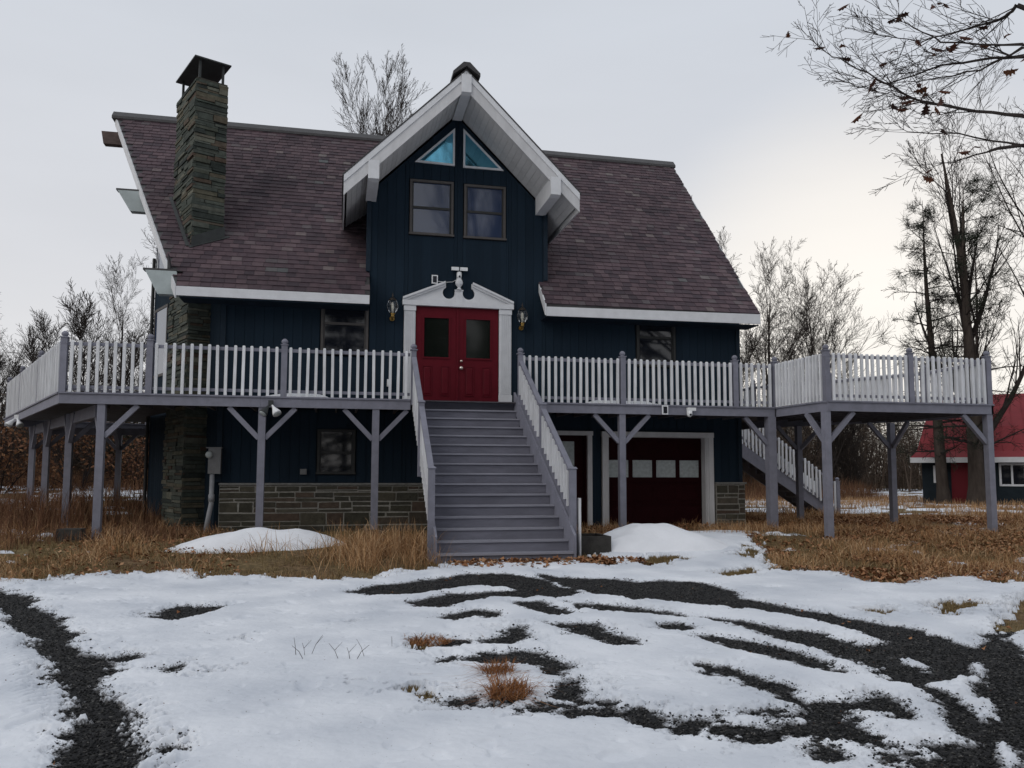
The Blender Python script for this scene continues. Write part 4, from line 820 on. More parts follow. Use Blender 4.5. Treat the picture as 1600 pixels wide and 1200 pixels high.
# ================================================================== GROUND, GRAVEL, SNOW
DARK=[
 [(-7.85,-3.82),(-6.96,-4.91),(-6.34,-5.63),(-6.20,-6.27),(-5.65,-7.18),(-5.50,-7.65),(-5.00,-8.63),(-4.89,-8.88),(-4.66,-9.19),(-4.46,-9.76),(-4.46,-10.05),(-4.25,-10.46),(-4.03,-11.01),(-3.94,-11.42),(-3.81,-11.77),(-3.60,-12.40),(-3.95,-12.32),(-4.12,-11.78),(-4.26,-11.26),(-4.39,-10.95),(-4.52,-10.50),(-4.78,-9.89),(-5.12,-9.05),(-5.51,-8.19),(-5.94,-7.39),(-6.31,-6.68),(-7.37,-5.01)],
 [(-4.71,-7.18),(-4.37,-6.70),(-4.02,-6.59),(-4.14,-6.99),(-4.37,-7.43)],
 [(-4.57,-9.16),(-4.44,-9.03),(-4.40,-9.14),(-4.50,-9.29)],
 [(-4.09,-9.72),(-3.95,-9.57),(-4.00,-9.78)],
 [(-2.66,-5.78),(-2.18,-5.16),(-1.68,-4.96),(-1.18,-4.69),(-0.71,-4.42),(-0.17,-4.45),(0.24,-5.02),(0.20,-5.71),(0.39,-6.33),(0.23,-6.72),(-0.02,-6.85),(-0.21,-6.44),(-0.37,-5.84),(-0.67,-5.56),(-1.07,-5.56),(-1.41,-5.82),(-1.78,-6.12),(-2.23,-6.15)],
 [(-1.85,-6.95),(-1.61,-6.49),(-1.30,-6.26),(-0.91,-6.18),(-0.53,-6.19),(-0.23,-6.17),(-0.10,-6.53),(-0.39,-6.70),(-0.77,-6.55),(-1.10,-6.80),(-1.43,-7.23),(-1.70,-7.25)],
 [(-1.63,-7.89),(-1.39,-7.70),(-1.11,-7.52),(-0.96,-7.72),(-1.07,-7.93),(-1.23,-7.82),(-1.47,-8.00)],
 [(0.44,-4.64),(0.80,-4.96),(1.32,-5.21),(1.56,-5.61),(2.05,-5.59),(2.43,-6.11),(2.49,-6.70),(2.29,-7.26),(2.45,-7.94),(2.63,-8.62),(2.78,-9.22),(2.90,-9.60),(2.94,-9.88),(2.96,-10.31),(3.18,-10.16),(3.60,-9.78),(4.00,-9.77),(3.95,-10.39),(0.79,-13.33),(0.19,-13.19),(0.43,-12.72),(0.47,-12.46),(0.50,-12.63),(0.97,-12.48),(1.03,-12.38),(1.20,-12.03),(1.34,-11.86),(1.43,-11.62),(1.56,-11.34),(1.56,-11.13),(1.58,-10.86),(1.67,-10.70),(1.60,-10.36),(1.63,-10.11),(1.52,-9.67),(1.41,-9.24),(1.27,-8.66),(1.15,-8.39),(0.62,-8.02),(0.48,-7.99),(0.15,-7.52),(0.10,-7.29),(0.50,-7.51),(0.71,-7.81),(0.92,-8.05),(1.28,-8.45),(1.55,-8.75),(1.73,-9.15),(1.83,-9.41),(1.94,-9.84),(2.05,-10.03),(2.44,-10.01),(2.43,-9.68),(2.40,-9.35),(2.34,-8.84),(2.18,-8.39),(1.87,-7.88),(1.42,-7.54),(0.97,-7.13),(0.61,-6.71),(0.41,-5.95),(0.36,-5.19)],
 [(0.75,-9.23),(0.95,-9.38),(1.20,-9.77),(1.28,-10.10),(1.39,-10.37),(1.31,-10.58),(1.35,-10.76),(1.23,-10.79),(1.22,-10.63),(1.13,-10.59),(1.05,-10.23),(0.82,-9.87),(0.71,-9.58)],
 [(0.26,-10.39),(0.39,-10.53),(0.44,-10.81),(0.57,-11.04),(0.58,-11.21),(0.55,-11.45),(0.71,-11.40),(0.71,-11.48),(0.89,-11.51),(1.13,-11.43),(1.14,-11.56),(1.02,-11.82),(0.91,-11.89),(0.90,-11.74),(0.80,-11.64),(0.67,-11.64),(0.57,-11.90),(0.56,-12.11),(0.45,-12.34),(0.38,-12.55),(0.29,-12.79),(0.17,-12.76),(0.31,-12.51),(0.34,-12.32),(0.18,-12.28),(0.16,-12.18),(0.14,-12.10),(-0.01,-12.13),(-0.19,-12.19),(-0.37,-12.17),(-0.28,-12.08),(-0.32,-11.96),(-0.29,-11.86),(-0.12,-11.91),(0.08,-11.87),(0.27,-11.82),(0.31,-11.73),(0.08,-11.72),(0.15,-11.59),(0.38,-11.60),(0.50,-11.53),(0.43,-11.36),(0.38,-11.10),(0.35,-10.77)],
 [(-0.02,-12.33),(0.07,-12.28),(0.13,-12.35),(0.15,-12.45),(0.07,-12.54),(-0.07,-12.55),(-0.08,-12.46)],
 [(-0.63,-11.80),(-0.48,-11.71),(-0.30,-11.71),(-0.39,-11.85),(-0.53,-11.96),(-0.65,-11.93)],
 [(-0.84,-11.48),(-0.70,-11.42),(-0.56,-11.60),(-0.65,-11.74),(-0.79,-11.77),(-0.86,-11.65)],
 [(-0.49,-8.45),(-0.33,-8.48),(-0.08,-8.55),(-0.11,-8.97),(-0.07,-9.21),(0.00,-9.36),(-0.02,-9.54),(-0.21,-9.52),(-0.30,-9.24),(-0.40,-8.94)],
 [(-0.52,-7.01),(-0.32,-7.06),(-0.10,-7.69),(-0.08,-7.82),(-0.39,-7.94),(-0.51,-7.67)],
 [(-1.64,-9.78),(-1.41,-9.59),(-1.20,-9.67),(-1.00,-9.55),(-0.94,-9.76),(-0.85,-10.05),(-0.86,-10.25),(-1.02,-10.48),(-1.11,-10.41),(-1.09,-10.13),(-1.27,-9.97),(-1.53,-9.92)],
 [(-1.84,-9.76),(-1.74,-9.70),(-1.70,-9.80),(-1.80,-9.93)],
 [(-1.06,-10.67),(-0.90,-10.67),(-0.93,-10.87),(-1.07,-11.07),(-1.18,-11.02),(-1.15,-10.86)],
 [(-2.03,-10.96),(-1.93,-10.90),(-1.79,-10.87),(-1.75,-10.96),(-1.82,-11.09),(-2.00,-11.05)],
 [(-1.49,-11.18),(-1.33,-11.17),(-1.36,-11.28),(-1.49,-11.29)],
 [(-1.30,-11.33),(-1.16,-11.24),(-1.06,-11.34),(-1.14,-11.45),(-1.28,-11.42)],
 [(-1.04,-11.34),(-0.89,-11.26),(-0.87,-11.44),(-0.94,-11.53),(-1.05,-11.52)],
 [(-1.77,-11.13),(-1.66,-11.04),(-1.58,-11.08),(-1.67,-11.20)],
 [(-1.34,-9.06),(-1.05,-8.93),(-0.96,-8.63),(-0.83,-8.57),(-0.99,-9.08),(-1.17,-9.26),(-1.34,-9.20)],
 [(-1.79,-9.18),(-1.57,-9.02),(-1.54,-9.16),(-1.71,-9.28)],
 [(0.58,-8.68),(0.76,-8.60),(0.90,-8.79),(0.83,-8.98),(0.52,-8.97)],
]
SNOWI=[
 [(1.60,-11.32),(1.74,-11.28),(2.14,-11.18),(2.52,-10.77),(2.49,-10.86),(2.10,-11.33),(1.80,-11.70),(1.53,-12.06),(1.46,-12.04),(1.55,-11.82),(1.61,-11.57)],
 [(1.97,-10.45),(2.11,-10.53),(2.09,-10.94),(1.97,-10.89),(1.93,-10.66)],
 [(1.19,-12.42),(1.26,-12.43),(1.08,-12.68),(1.00,-12.81),(0.83,-12.90),(0.97,-12.66)],
 [(3.94,-9.76),(4.42,-9.66),(3.23,-10.94),(3.06,-10.79),(3.28,-10.45)],
]
GRASS=[
 [(-9.06,-4.98),(-7.85,-3.82),(-7.14,-4.41),(-6.37,-4.35),(-6.05,-4.03),(-5.15,-3.83),(-4.72,-4.27),(-3.92,-4.37),(-3.37,-4.63),(-2.21,-4.74),(-1.52,-4.27),(-0.75,-3.73),(0.63,-3.70),(1.66,-3.94),(2.07,-2.95),(2.92,-0.52),(5.08,9.22),(-24.45,8.30)],
 [(5.35,-1.67),(4.88,-3.35),(4.20,-4.62),(4.85,-5.31),(4.63,-6.40),(5.11,-6.71),(6.39,-6.20),(6.38,-6.93),(8.18,-6.88),(23.86,7.07),(10.89,8.58)],
 [(-2.17,-9.30),(-2.02,-8.85),(-1.75,-8.74),(-1.78,-9.07),(-1.94,-9.52),(-2.10,-9.60)],
 [(-2.73,-10.47),(-2.61,-10.39),(-2.52,-10.41),(-2.54,-10.56),(-2.68,-10.55)],
 [(-2.47,-10.71),(-2.36,-10.57),(-2.32,-10.61),(-2.37,-10.71),(-2.44,-10.75)],
 [(-2.31,-10.65),(-2.17,-10.51),(-2.09,-10.63),(-2.14,-10.70),(-2.27,-10.69)],
 [(-2.15,-10.75),(-2.07,-10.71),(-1.97,-10.85),(-1.99,-11.03),(-2.10,-11.00)],
 [(4.07,-8.23),(4.62,-7.91),(5.26,-7.91),(4.85,-8.44),(3.98,-8.95),(3.72,-8.82)],
 [(3.64,-9.72),(4.57,-8.78),(5.72,-7.83),(7.11,-7.05),(5.87,-8.60),(4.23,-10.13),(3.93,-9.83)],
 [(2.17,-3.74),(2.59,-3.26),(3.20,-3.26),(3.35,-3.71),(2.59,-4.12),(2.11,-4.21)],
 [(3.09,-4.72),(4.06,-4.37),(3.73,-5.15),(3.04,-5.45)],
 [(3.20,-8.26),(3.79,-8.16),(3.52,-8.61),(3.11,-8.73)],
 [(-3.76,-9.86),(-3.60,-9.77),(-3.45,-9.76),(-3.46,-9.92),(-3.64,-9.99)],
 [(-3.74,-8.75),(-3.57,-8.51),(-3.50,-8.58),(-3.64,-8.88)],
 [(-2.64,-7.78),(-2.47,-7.96),(-2.39,-7.90),(-2.51,-8.17)],
 [(4.02,-3.32),(4.95,-2.28),(5.13,-2.92),(4.36,-4.05)],
]
SPECK=[(-0.46,-11.28,0.32,0.39),(-0.51,-12.39,0.36,0.17),(-0.57,-10.54,0.31,0.53),(0.29,-8.88,0.30,0.50),(-1.83,-10.16,0.31,0.26),(-2.28,-11.74,0.23,0.14),(-0.23,-10.49,0.31,0.31),(-1.10,-11.25,0.18,0.23),(-0.89,-9.08,0.30,0.33),(-4.11,-7.99,0.22,0.31),(-3.26,-9.41,0.22,0.22),(1.03,-11.24,0.19,0.25),(-1.17,-8.26,0.33,0.27),(-2.51,-9.22,0.26,0.19),(-1.17,-11.89,0.31,0.16),(-3.02,-11.50,0.23,0.15),(1.38,-9.79,0.36,0.31),(-2.54,-10.48,0.33,0.14),(-4.54,-9.14,0.21,0.19),(-0.07,-11.08,0.24,0.26)]

xs = np.concatenate([-np.geomspace(500, 32, 22), np.arange(-30, 34, .35), np.geomspace(36, 500, 22)]); ys = np.concatenate([-np.geomspace(500, 22, 20), np.arange(-20, 24, .25), np.geomspace(25, 60, 30), np.geomspace(66, 600, 20)])
def far_h(X, Y): return ground_h(X, Y)+.03*fbm(X, Y, .8, 3, 3)*sst(-4.2, -2, Y)
X, Y = np.meshgrid(xs, ys); Zg = far_h(X, Y)-.012
def gridmesh(X, Y, Z, keep=None):
    ny, nx = X.shape; I = np.arange(nx*ny).reshape(ny, nx); F = np.stack([I[:-1, :-1], I[:-1, 1:], I[1:, 1:], I[1:, :-1]], -1).reshape(-1, 4); V = np.stack([X, Y, Z], -1).reshape(-1, 3)
    if keep is not None:
        F = F[keep.reshape(-1)[F].any(1)]; used = np.zeros(len(V), bool); used[F] = True; ix = np.cumsum(used)-1; V = V[used]; F = ix[F]
    return V, F
tag(link('ground', np_mesh('ground', *gridmesh(X, Y, Zg), 'ground', True)), 'brown winter ground with dead grass and leaves', kind='structure')
def sdist(X, Y, polys, reach):
    """signed distance (negative inside) to a union of polygons, exact within reach"""
    D = np.full(X.shape, reach); 
    for p in polys:
        P = np.array(p); m = (X > P[:, 0].min()-reach) & (X < P[:, 0].max()+reach) & (Y > P[:, 1].min()-reach) & (Y < P[:, 1].max()+reach)
        if not m.any(): continue
        x, y = X[m], Y[m]; d = np.full(x.shape, 1e9); ins = np.zeros(x.shape, bool)
        for (ax, ay), (bx, by) in zip(P, np.roll(P, -1, 0)):
            ex, ey = bx-ax, by-ay; t = np.clip(((x-ax)*ex+(y-ay)*ey)/(ex*ex+ey*ey+1e-12), 0, 1); d = np.minimum(d, (x-ax-t*ex)**2+(y-ay-t*ey)**2)
            c = ((ay > y) != (by > y)) & (x < (bx-ax)*(y-ay)/(by-ay+1e-12)+ax); ins ^= c
        d = np.sqrt(d); d[ins] *= -1; D[m] = np.minimum(D[m], np.clip(d, -9, reach))
    return D
def snow_field(X, Y):
    wx = X+.10*fbm(X, Y, 2.2, 3, 21); wy = Y+.10*fbm(X, Y, 2.2, 3, 22)
    dd = sdist(wx, wy, DARK, .8); dd = np.minimum(dd, sdist(wx, wy, DARK[:1], .8)-.025); ds = sdist(wx, wy, SNOWI, .8); dg = sdist(wx, wy, GRASS[:2], 1.2); dg2 = sdist(wx, wy, GRASS[2:], .8)
    n1 = fbm(X, Y, 7, 4, 31, .62); n2 = fbm(X, Y, 24, 3, 33, .65)
    dd = np.maximum(dd, -ds*.6)                              # snow tongues inside the gravel
    s = dd/.12+.16+.62*n1+.85*n2-3.6*np.exp(-np.clip(dd, 0, 9)/.26)*sst(.0, .12, dd)*np.clip(n2-.10+.25*n1, 0, 1); s = np.maximum(s, -ds/.09+.55+.4*n1+.5*n2)
    big = fbm(X, Y, .9, 3, 41); thin = np.clip((big+.02)*2.6, 0, 1)*sst(2.2, .1, np.abs(dd))*sst(-.6, -.15, -dd)   # thin speckled snow near the tracks
    s = s-thin*(.15+1.15*np.clip(n2+.3*n1-.05, 0, 1)*3.0)
    s = s-.9*np.clip((fbm(X, Y*1.0, 3.1, 4, 71)-.31)*7, 0, 1)                            # small bare spots
    s = s-1.1*np.clip((fbm(X, Y*2.2, 4.2, 4, 72)-.24)*6, 0, 1)*np.clip(.5+fbm(X, Y, .5, 2, 73)*1.6, 0, 1)
    s = s-1.5*sst(1.5, 3.5, X)*sst(-7.4, -5.2, Y)*np.clip((fbm(X, Y*1.5, 1.9, 4, 74)+.02)*4, 0, 1)
    for sx, sy, ra, rb in SPECK:
        s = s-3.4*np.exp(-((X-sx)/ra)**2-((Y-sy)/max(rb, .12))**2)*np.clip(n2+.35*n1-.02, 0, 1)
    # grass: mostly bare, patchy snow left in hollows
    pg = fbm(X, Y*1.6, .62, 4, 51)+.45*fbm(X, Y, 3.0, 4, 52)
    far = sst(5, 11, Y); thr = .46-.30*far-.30*sst(-3.3, -4.9, Y)*(X < 1.5)-.12*sst(-4.0, -6.5, Y)
    sg = (pg-thr)*9+.6*n2
    k = sst(.14, -.14, dg+.34*n1+.22*n2+.42*fbm(X, Y, 1.25, 3, 75)); k = np.maximum(k, sst(-1.5, 0.5, Y-.15*np.abs(X)*0))
    k2 = sst(.14, -.10, dg2+.04+.26*n1+.20*n2); sg = np.where(k2 > k, np.minimum(sg, .3-1.6*k2), sg); k = np.maximum(k, k2)
    cov = ((X > -7.6) & (X < 11) & (Y > -.2) & (Y < 11.5)); sg = np.where(cov, np.minimum(sg, -1), sg)
    return s*(1-k)+sg*k, k, dd
C2 = np.array([CAM.x, CAM.y]); fw = np.array([math.sin(TH), math.cos(TH)]); rt = np.array([math.cos(TH), -math.sin(TH)])
def wedge(d0, d1, nd, nt, tmax):
    Dp = np.geomspace(d0, d1, nd)[:, None]; T = np.linspace(-tmax, tmax, nt)[None, :]; A = Dp*np.ones_like(T); B = Dp*T
    return C2[0]+fw[0]*A+rt[0]*B, C2[1]+fw[1]*A+rt[1]*B
TRK = np.array(DARK[0]); TRK_R = TRK[1:16]; 
def polyline_d(X, Y, pts):
    d = np.full(X.shape, 1e9); tt = np.zeros(X.shape); acc = 0
    for (ax, ay), (bx, by) in zip(pts, pts[1:]):
        ex, ey = bx-ax, by-ay; l = math.hypot(ex, ey); t = np.clip(((X-ax)*ex+(Y-ay)*ey)/(l*l+1e-9), 0, 1); q = np.hypot(X-ax-t*ex, Y-ay-t*ey); m = q < d; d = np.where(m, q, d); tt = np.where(m, acc+t*l, tt); acc += l
    return d, tt
X, Y = wedge(3.1, 17.5, 640, 860, .84)
S_, K_, DD_ = snow_field(X, Y)
# tyre tread pressed into the snow beside the left track and beside the right-hand one
tread = np.zeros_like(X)
for pts, wdt in ((DARK[0][19:27], .30), (DARK[0][11:16], .34), ([SNOWI[0][4], SNOWI[0][5], SNOWI[0][6], SNOWI[0][7], SNOWI[0][8]], .22), ([(4.9, -5.9), (3.98, -7.6), (3.52, -8.6)], .25)):
    d, t = polyline_d(X, Y, pts); ph = (t+.35*d)*2*math.pi/.105; a = np.clip(1-d/wdt, 0, 1); tread += np.where(d < wdt, (np.abs(np.sin(ph/2))**.7-.55)*sst(0, .35, a), 0)
S2 = S_+.75*tread*sst(-1.2, .2, S_)
thick = .004+.046*sst(-.1, 1.6, S2)+.006*fbm(X, Y, 5, 3, 61)+.004*fbm(X, Y, 21, 2, 62)+.034*tread*(1-K_)*sst(-.2, .6, S2)
foot = np.clip((fbm(X, Y, 2.6, 3, 63)-.36)*5, 0, 1)+.7*np.clip((fbm(X, Y*1.3, 6.5, 2, 64)-.48)*6, 0, 1); thick = thick-.024*foot*(1-K_)
Zs = ground_h(X, Y)+.03*fbm(X, Y, .8, 3, 3)*sst(-4.2, -2, Y)+np.where(S2 > 0, np.maximum(thick, .004), np.maximum(-.03, .02*S2))
SL = np.clip(1.0-S2/1.15, 0, .92)*(1-.6*K_)
_f = S2 > -.25; _V, _F = gridmesh(X, Y, Zs, _f); _me = np_mesh('snow', _V, _F, 'snow', True)
_V2, _ = gridmesh(X, Y, SL, _f); _a = _me.attributes.new('slush', 'FLOAT', 'POINT'); _a.data.foreach_set('value', _V2[:, 2].astype(np.float32).copy())
tag(link('snow', _me), 'thin trodden snow over the gravel drive', kind='structure')
SX, SY, SS, SD = X, Y, S2, DD_
Xg, Yg = wedge(3.0, 14.5, 330, 420, .86); _, Kg, Dg = snow_field(Xg, Yg)
Zgr = ground_h(Xg, Yg)+.004+.006*fbm(Xg, Yg, 16, 3, 81)
tag(link('gravel_drive', np_mesh('gravel_drive', *gridmesh(Xg, Yg, Zgr, (Kg < .5) & (Dg < .75)), 'gravel', True)), 'dark gravel drive showing in tyre tracks through the snow', kind='structure')
# far snow patches, coarser
Xf, Yf = wedge(17.3, 75, 300, 420, .95); Sf, Kf, _ = snow_field(Xf, Yf)
Zf = far_h(Xf, Yf)+np.where(Sf > 0, .03, np.maximum(-.05, .03*Sf))
tag(link('snow_patches', np_mesh('snow_patches', *gridmesh(Xf, Yf, Zf, Sf > -.6), 'snow', True)), 'patches of snow in the far grass', kind='structure')
# snow all round outside the view (behind and beside the viewer)
gx = np.arange(-45, 46, 1.0); X, Y = np.meshgrid(gx, np.arange(-60, -4, 1.0)); a = (X-C2[0])*fw[0]+(Y-C2[1])*fw[1]; b = (X-C2[0])*rt[0]+(Y-C2[1])*rt[1]
tag(link('snow_field', np_mesh('snow_field', *gridmesh(X, Y, ground_h(X, Y)+.02+.02*fbm(X, Y, .7, 2, 5), (a < 2.0) | (np.abs(b) > .84*a+1.2)), 'snow', True)), 'snow covered ground on the near side of the drive', kind='structure')
# loose stones of the gravel
rr = RNG.integers(0, SX.size, 130000); px, py, ps = SX.ravel()[rr], SY.ravel()[rr], SS.ravel()[rr]; kk = K_.ravel()[rr]; dd = SD.ravel()[rr]
ok = (kk < .5) & (dd < .45) & ((ps < .15) | ((ps < .55) & (RNG.random(len(ps)) < .45)) | (RNG.random(len(ps)) < .012)); px, py, ps = px[ok][:60000], py[ok][:60000], ps[ok][:60000]
n = len(px); px = px+RNG.normal(0, .01, n); py = py+RNG.normal(0, .01, n); sz = RNG.uniform(.005, .0125, n)*(1+.5*(RNG.random(n) < .06))
octa = np.array([(1, 0, 0), (.1, 1, .1), (-1, .1, 0), (0, -1, .1), (.1, .1, .8), (0, 0, -.5)]); of = np.array([(0, 1, 4), (1, 2, 4), (2, 3, 4), (3, 0, 4), (1, 0, 5), (2, 1, 5), (3, 2, 5), (0, 3, 5)])
an = RNG.uniform(0, 6.28, n); c, s = np.cos(an), np.sin(an); st = RNG.uniform(.6, 1.2, (n, 6, 3)); ov = octa[None]*st*sz[:, None, None]
vx = ov[..., 0]*c[:, None]-ov[..., 1]*s[:, None]; vy = ov[..., 0]*s[:, None]+ov[..., 1]*c[:, None]; zz = ground_h(px, py)+.008+np.where(ps > .15, .022, 0)
V = np.stack([vx+px[:, None], vy+py[:, None], ov[..., 2]+zz[:, None]], -1).reshape(-1, 3); F = (of[None]+6*np.arange(n)[:, None, None]).reshape(-1, 3)
tag(link('gravel_stones', np_mesh('gravel_stones', V, F, 'stonegrit')), 'loose dark gravel stones on the drive', 'gravel', kind='stuff')
# ================================================================== GRASS AND LEAVES
def in_poly(x, y, P):
    P = np.array(P); ins = np.zeros(x.shape, bool)
    for (ax, ay), (bx, by) in zip(P, np.roll(P, -1, 0)): ins ^= ((ay > y) != (by > y)) & (x < (bx-ax)*(y-ay)/(by-ay+1e-12)+ax)
    return ins
def blades(name, px, py, hgt, wid, m, label, lean=.5, cat='grass', z=None, kind='stuff', curl=.6):
    n = len(px); h = hgt*RNG.uniform(.45, 1.25, n); w = wid*RNG.uniform(.6, 1.4, n); an = RNG.uniform(0, 6.28, n); ln = np.abs(RNG.normal(0, lean, n)); da = RNG.uniform(0, 6.28, n)
    dx, dy = np.cos(da), np.sin(da); sx, sy = np.cos(an)*w/2, np.sin(an)*w/2; z0 = far_h(px, py)-.02 if z is None else z
    lv = [(0, 0, 1), (.45, .30, .8), (.8, .75, .5), (1, 1.2, .05)]; V = np.zeros((n, 8, 3))
    for i, (t, k_, ww) in enumerate(lv):
        off = h*ln*k_*(1 if curl else t); zz = z0+h*t*np.sqrt(np.clip(1-(ln*k_*.6)**2, .15, 1))-curl*0
        V[:, 2*i, 0] = px+dx*off-sx*ww; V[:, 2*i, 1] = py+dy*off-sy*ww; V[:, 2*i+1, 0] = px+dx*off+sx*ww; V[:, 2*i+1, 1] = py+dy*off+sy*ww; V[:, 2*i:2*i+2, 2] = zz[:, None]
    q = np.array([(0, 1, 3, 2), (2, 3, 5, 4), (4, 5, 7, 6)]); F = (q[None]+8*np.arange(n)[:, None, None]).reshape(-1, 4)
    o = link(name, np_mesh(name, V.reshape(-1, 3), F, m)); return tag(o, label, cat, kind=kind) if label else o
def scatter(n, x0, x1, y0, y1, poly=None, dens=None):
    x = RNG.uniform(x0, x1, n); y = RNG.uniform(y0, y1, n); k = np.ones(n, bool)
    if poly is not None: k &= in_poly(x, y, poly)
    if dens is not None: k &= RNG.random(n) < dens(x, y)
    return x[k], y[k]
def clump(x, y, sc, seed, lo=-.1, k=3): return np.clip((fbm(x, y, sc, 3, seed)-lo)*k, 0, 1)
nohouse = lambda x, y: ~((x > -5.6) & (x < 7.1) & (y > 1.3) & (y < 11.5)) & ~((x > -1.15) & (x < 1.2) & (y > -3.5) & (y < 1.3)) & ~((((x+4.05)/1.5)**2+((y+1.62)/.6)**2) < .9) & ~((((x-3.05)/1.8)**2+((y+2.35)/1.0)**2) < .9)
GLp, GRp = GRASS[0], GRASS[1]
x, y = scatter(52000, -16, .5, -5.0, 1.2, GLp, lambda x, y: clump(x, y, 1.3, 101, -.05)*nohouse(x, y)*(.35+.65*sst(-3.0, -6.5, x)))
blades('dry_grass', x, y, .08+.30*clump(x, y, .8, 201, -.25, 1.6), .008, 'straw', 'tall dry straw coloured grass left of the stairs', .85)
x, y = scatter(9000, -3.0, -.95, -4.1, -1.6, None, lambda x, y: np.exp(-((x+1.75)/.75)**2-((y+3.0)/.8)**2)*nohouse(x, y)*clump(x, y, 2.2, 204, -.2)); blades('dry_grass', x, y, .50, .008, 'straw', 'thick clump of pale dry grass against the foot of the stairs', .8)
x, y = scatter(64000, -22, -4.6, -2.6, 9, None, lambda x, y: clump(x, y, .7, 103, -.25)*nohouse(x, y)*sst(-4.6, -6.4, x)*sst(-2.4, -.6, y)); blades('dry_brush', x, y, .26+.55*clump(x, y, .6, 203, -.2, 1.5), .010, 'brush', 'reddish brown dry weeds under and beside the left deck', .4)
x, y = scatter(130000, 1.0, 26, -6.8, 5, None, lambda x, y: clump(x, y, .8, 105, -.3)*nohouse(x, y)*(in_poly(x, y, GRp) | (y > -1.2))); blades('dry_grass', x, y, .12+.16*clump(x, y, .9, 206, -.2, 1.5), .009, 'straw', 'low matted tan grass below the right deck', 1.1)
x, y = scatter(70000, 2, 48, 3, 26, None, lambda x, y: clump(x, y, .35, 107, -.15)*nohouse(x, y)*.8); blades('meadow_grass', x, y, .30, .016, 'straw', 'dry meadow grass around the cottage with the red roof', .6)
x, y = scatter(40000, -40, -4, 6, 34, None, lambda x, y: clump(x, y, .3, 108, -.15)*.8); blades('meadow_grass', x, y, .45, .018, 'brush', 'brown weeds in the clearing left of the house', .5)
x, y = scatter(150000, -9, 12, -6.8, .8, None, lambda x, y: (in_poly(x, y, GLp) | in_poly(x, y, GRp))*clump(x, y, 1.2, 109, -.45)*nohouse(x, y)); blades('short_turf', x, y, .085, .007, 'turf', 'short olive winter turf at the edge of the drive', .9)
pg = np.concatenate([np.stack(scatter(int(min(9000, 500+7000*(max(p[0] for p in P)-min(p[0] for p in P))*(max(p[1] for p in P)-min(p[1] for p in P)))), min(p[0] for p in P), max(p[0] for p in P), min(p[1] for p in P), max(p[1] for p in P), P), 1) for P in GRASS[2:]]); blades('grass_patches', pg[:, 0], pg[:, 1], .05, .006, 'turf', 'small flattened grass patches showing through the drive snow', 1.0)
def tuft(x, y, r, h, n, label):
    a = RNG.uniform(0, 6.28, n); q = r*np.sqrt(RNG.random(n)); o = blades('grass_tuft', x+q*np.cos(a)*1.2, y+q*np.sin(a), h, .007, 'tuft', None, 1.5, z=np.full(n, float(ground_h(x, y))+.01)); tag(o, label, 'grass tuft', 'rust grass tufts in the snow')
tuft(-1.48, -10.42, .10, .125, 420, 'rust coloured grass tuft in the snow, the farther of two'); tuft(-1.50, -10.94, .13, .135, 520, 'rust coloured grass tuft in the snow, the nearer of two')
tuft(-1.90, -9.05, .20, .06, 500, 'flat brown grass tuft on bare gravel left of the rust tufts')
def leaves(name, px, py, size, m, label, lift=.03, cat='leaves'):
    n = len(px); s = size*RNG.uniform(.6, 1.3, n); z0 = far_h(px, py)+RNG.uniform(0, lift, n); a = RNG.uniform(0, 6.28, n)
    z0 = z0+(.045 if name == 'snow_debris' else 0); T = np.stack([np.cos(a), np.sin(a), RNG.normal(0, .35, n)], -1); B = np.stack([-np.sin(a), np.cos(a), RNG.normal(0, .45, n)], -1); P = np.stack([px, py, z0], -1); up = np.zeros((n, 3)); up[:, 2] = RNG.uniform(.0, .45, n)*s
    V = np.stack([P-T*s[:, None]*.55, P-B*s[:, None]*.33+up, P+T*s[:, None]*.55, P+B*s[:, None]*.33+up], 1); F = (np.array([(0, 1, 2), (0, 2, 3)])[None]+4*np.arange(n)[:, None, None]).reshape(-1, 3)
    tag(link(name, np_mesh(name, V.reshape(-1, 3), F, m)), label, cat, kind='stuff')
x, y = scatter(90000, 1.6, 24, -6.8, 5, None, lambda x, y: clump(x, y, .7, 111, -.25)*(in_poly(x, y, GRp) | (y > -.6))*nohouse(x, y)); leaves('fallen_leaves', x, y, .07, 'litter', 'brown fallen leaves drifted below the right deck', .08)
x, y = scatter(2600, -.9, 2.4, -4.3, -3.45, None, lambda x, y: np.exp(-((y+3.62)/.25)**2)*.9); leaves('fallen_leaves', x, y, .085, 'litter', 'fallen leaves gathered along the foot of the front stairs', .06)
x, y = scatter(12000, -16, -4, -4.6, 8, None, lambda x, y: clump(x, y, .6, 112, -.05)*nohouse(x, y)*in_poly(x, y, GLp)); leaves('fallen_leaves', x, y, .06, 'litter', 'fallen leaves among the brush under the left deck', .1)
x, y = scatter(420, -7, 7, -12, -4, None, lambda x, y: .25+0*x); leaves('scattered_leaves', x, y, .05, 'litter', 'single small leaves lying on the snow', .03)
x, y = scatter(5200, -9, 9, -14, -4.4, None, lambda x, y: clump(x, y, .9, 401, -.1)); leaves('snow_debris', x, y, .011, 'oakleaf', 'tiny dark bits of leaf and bark strewn over the snow', .0)
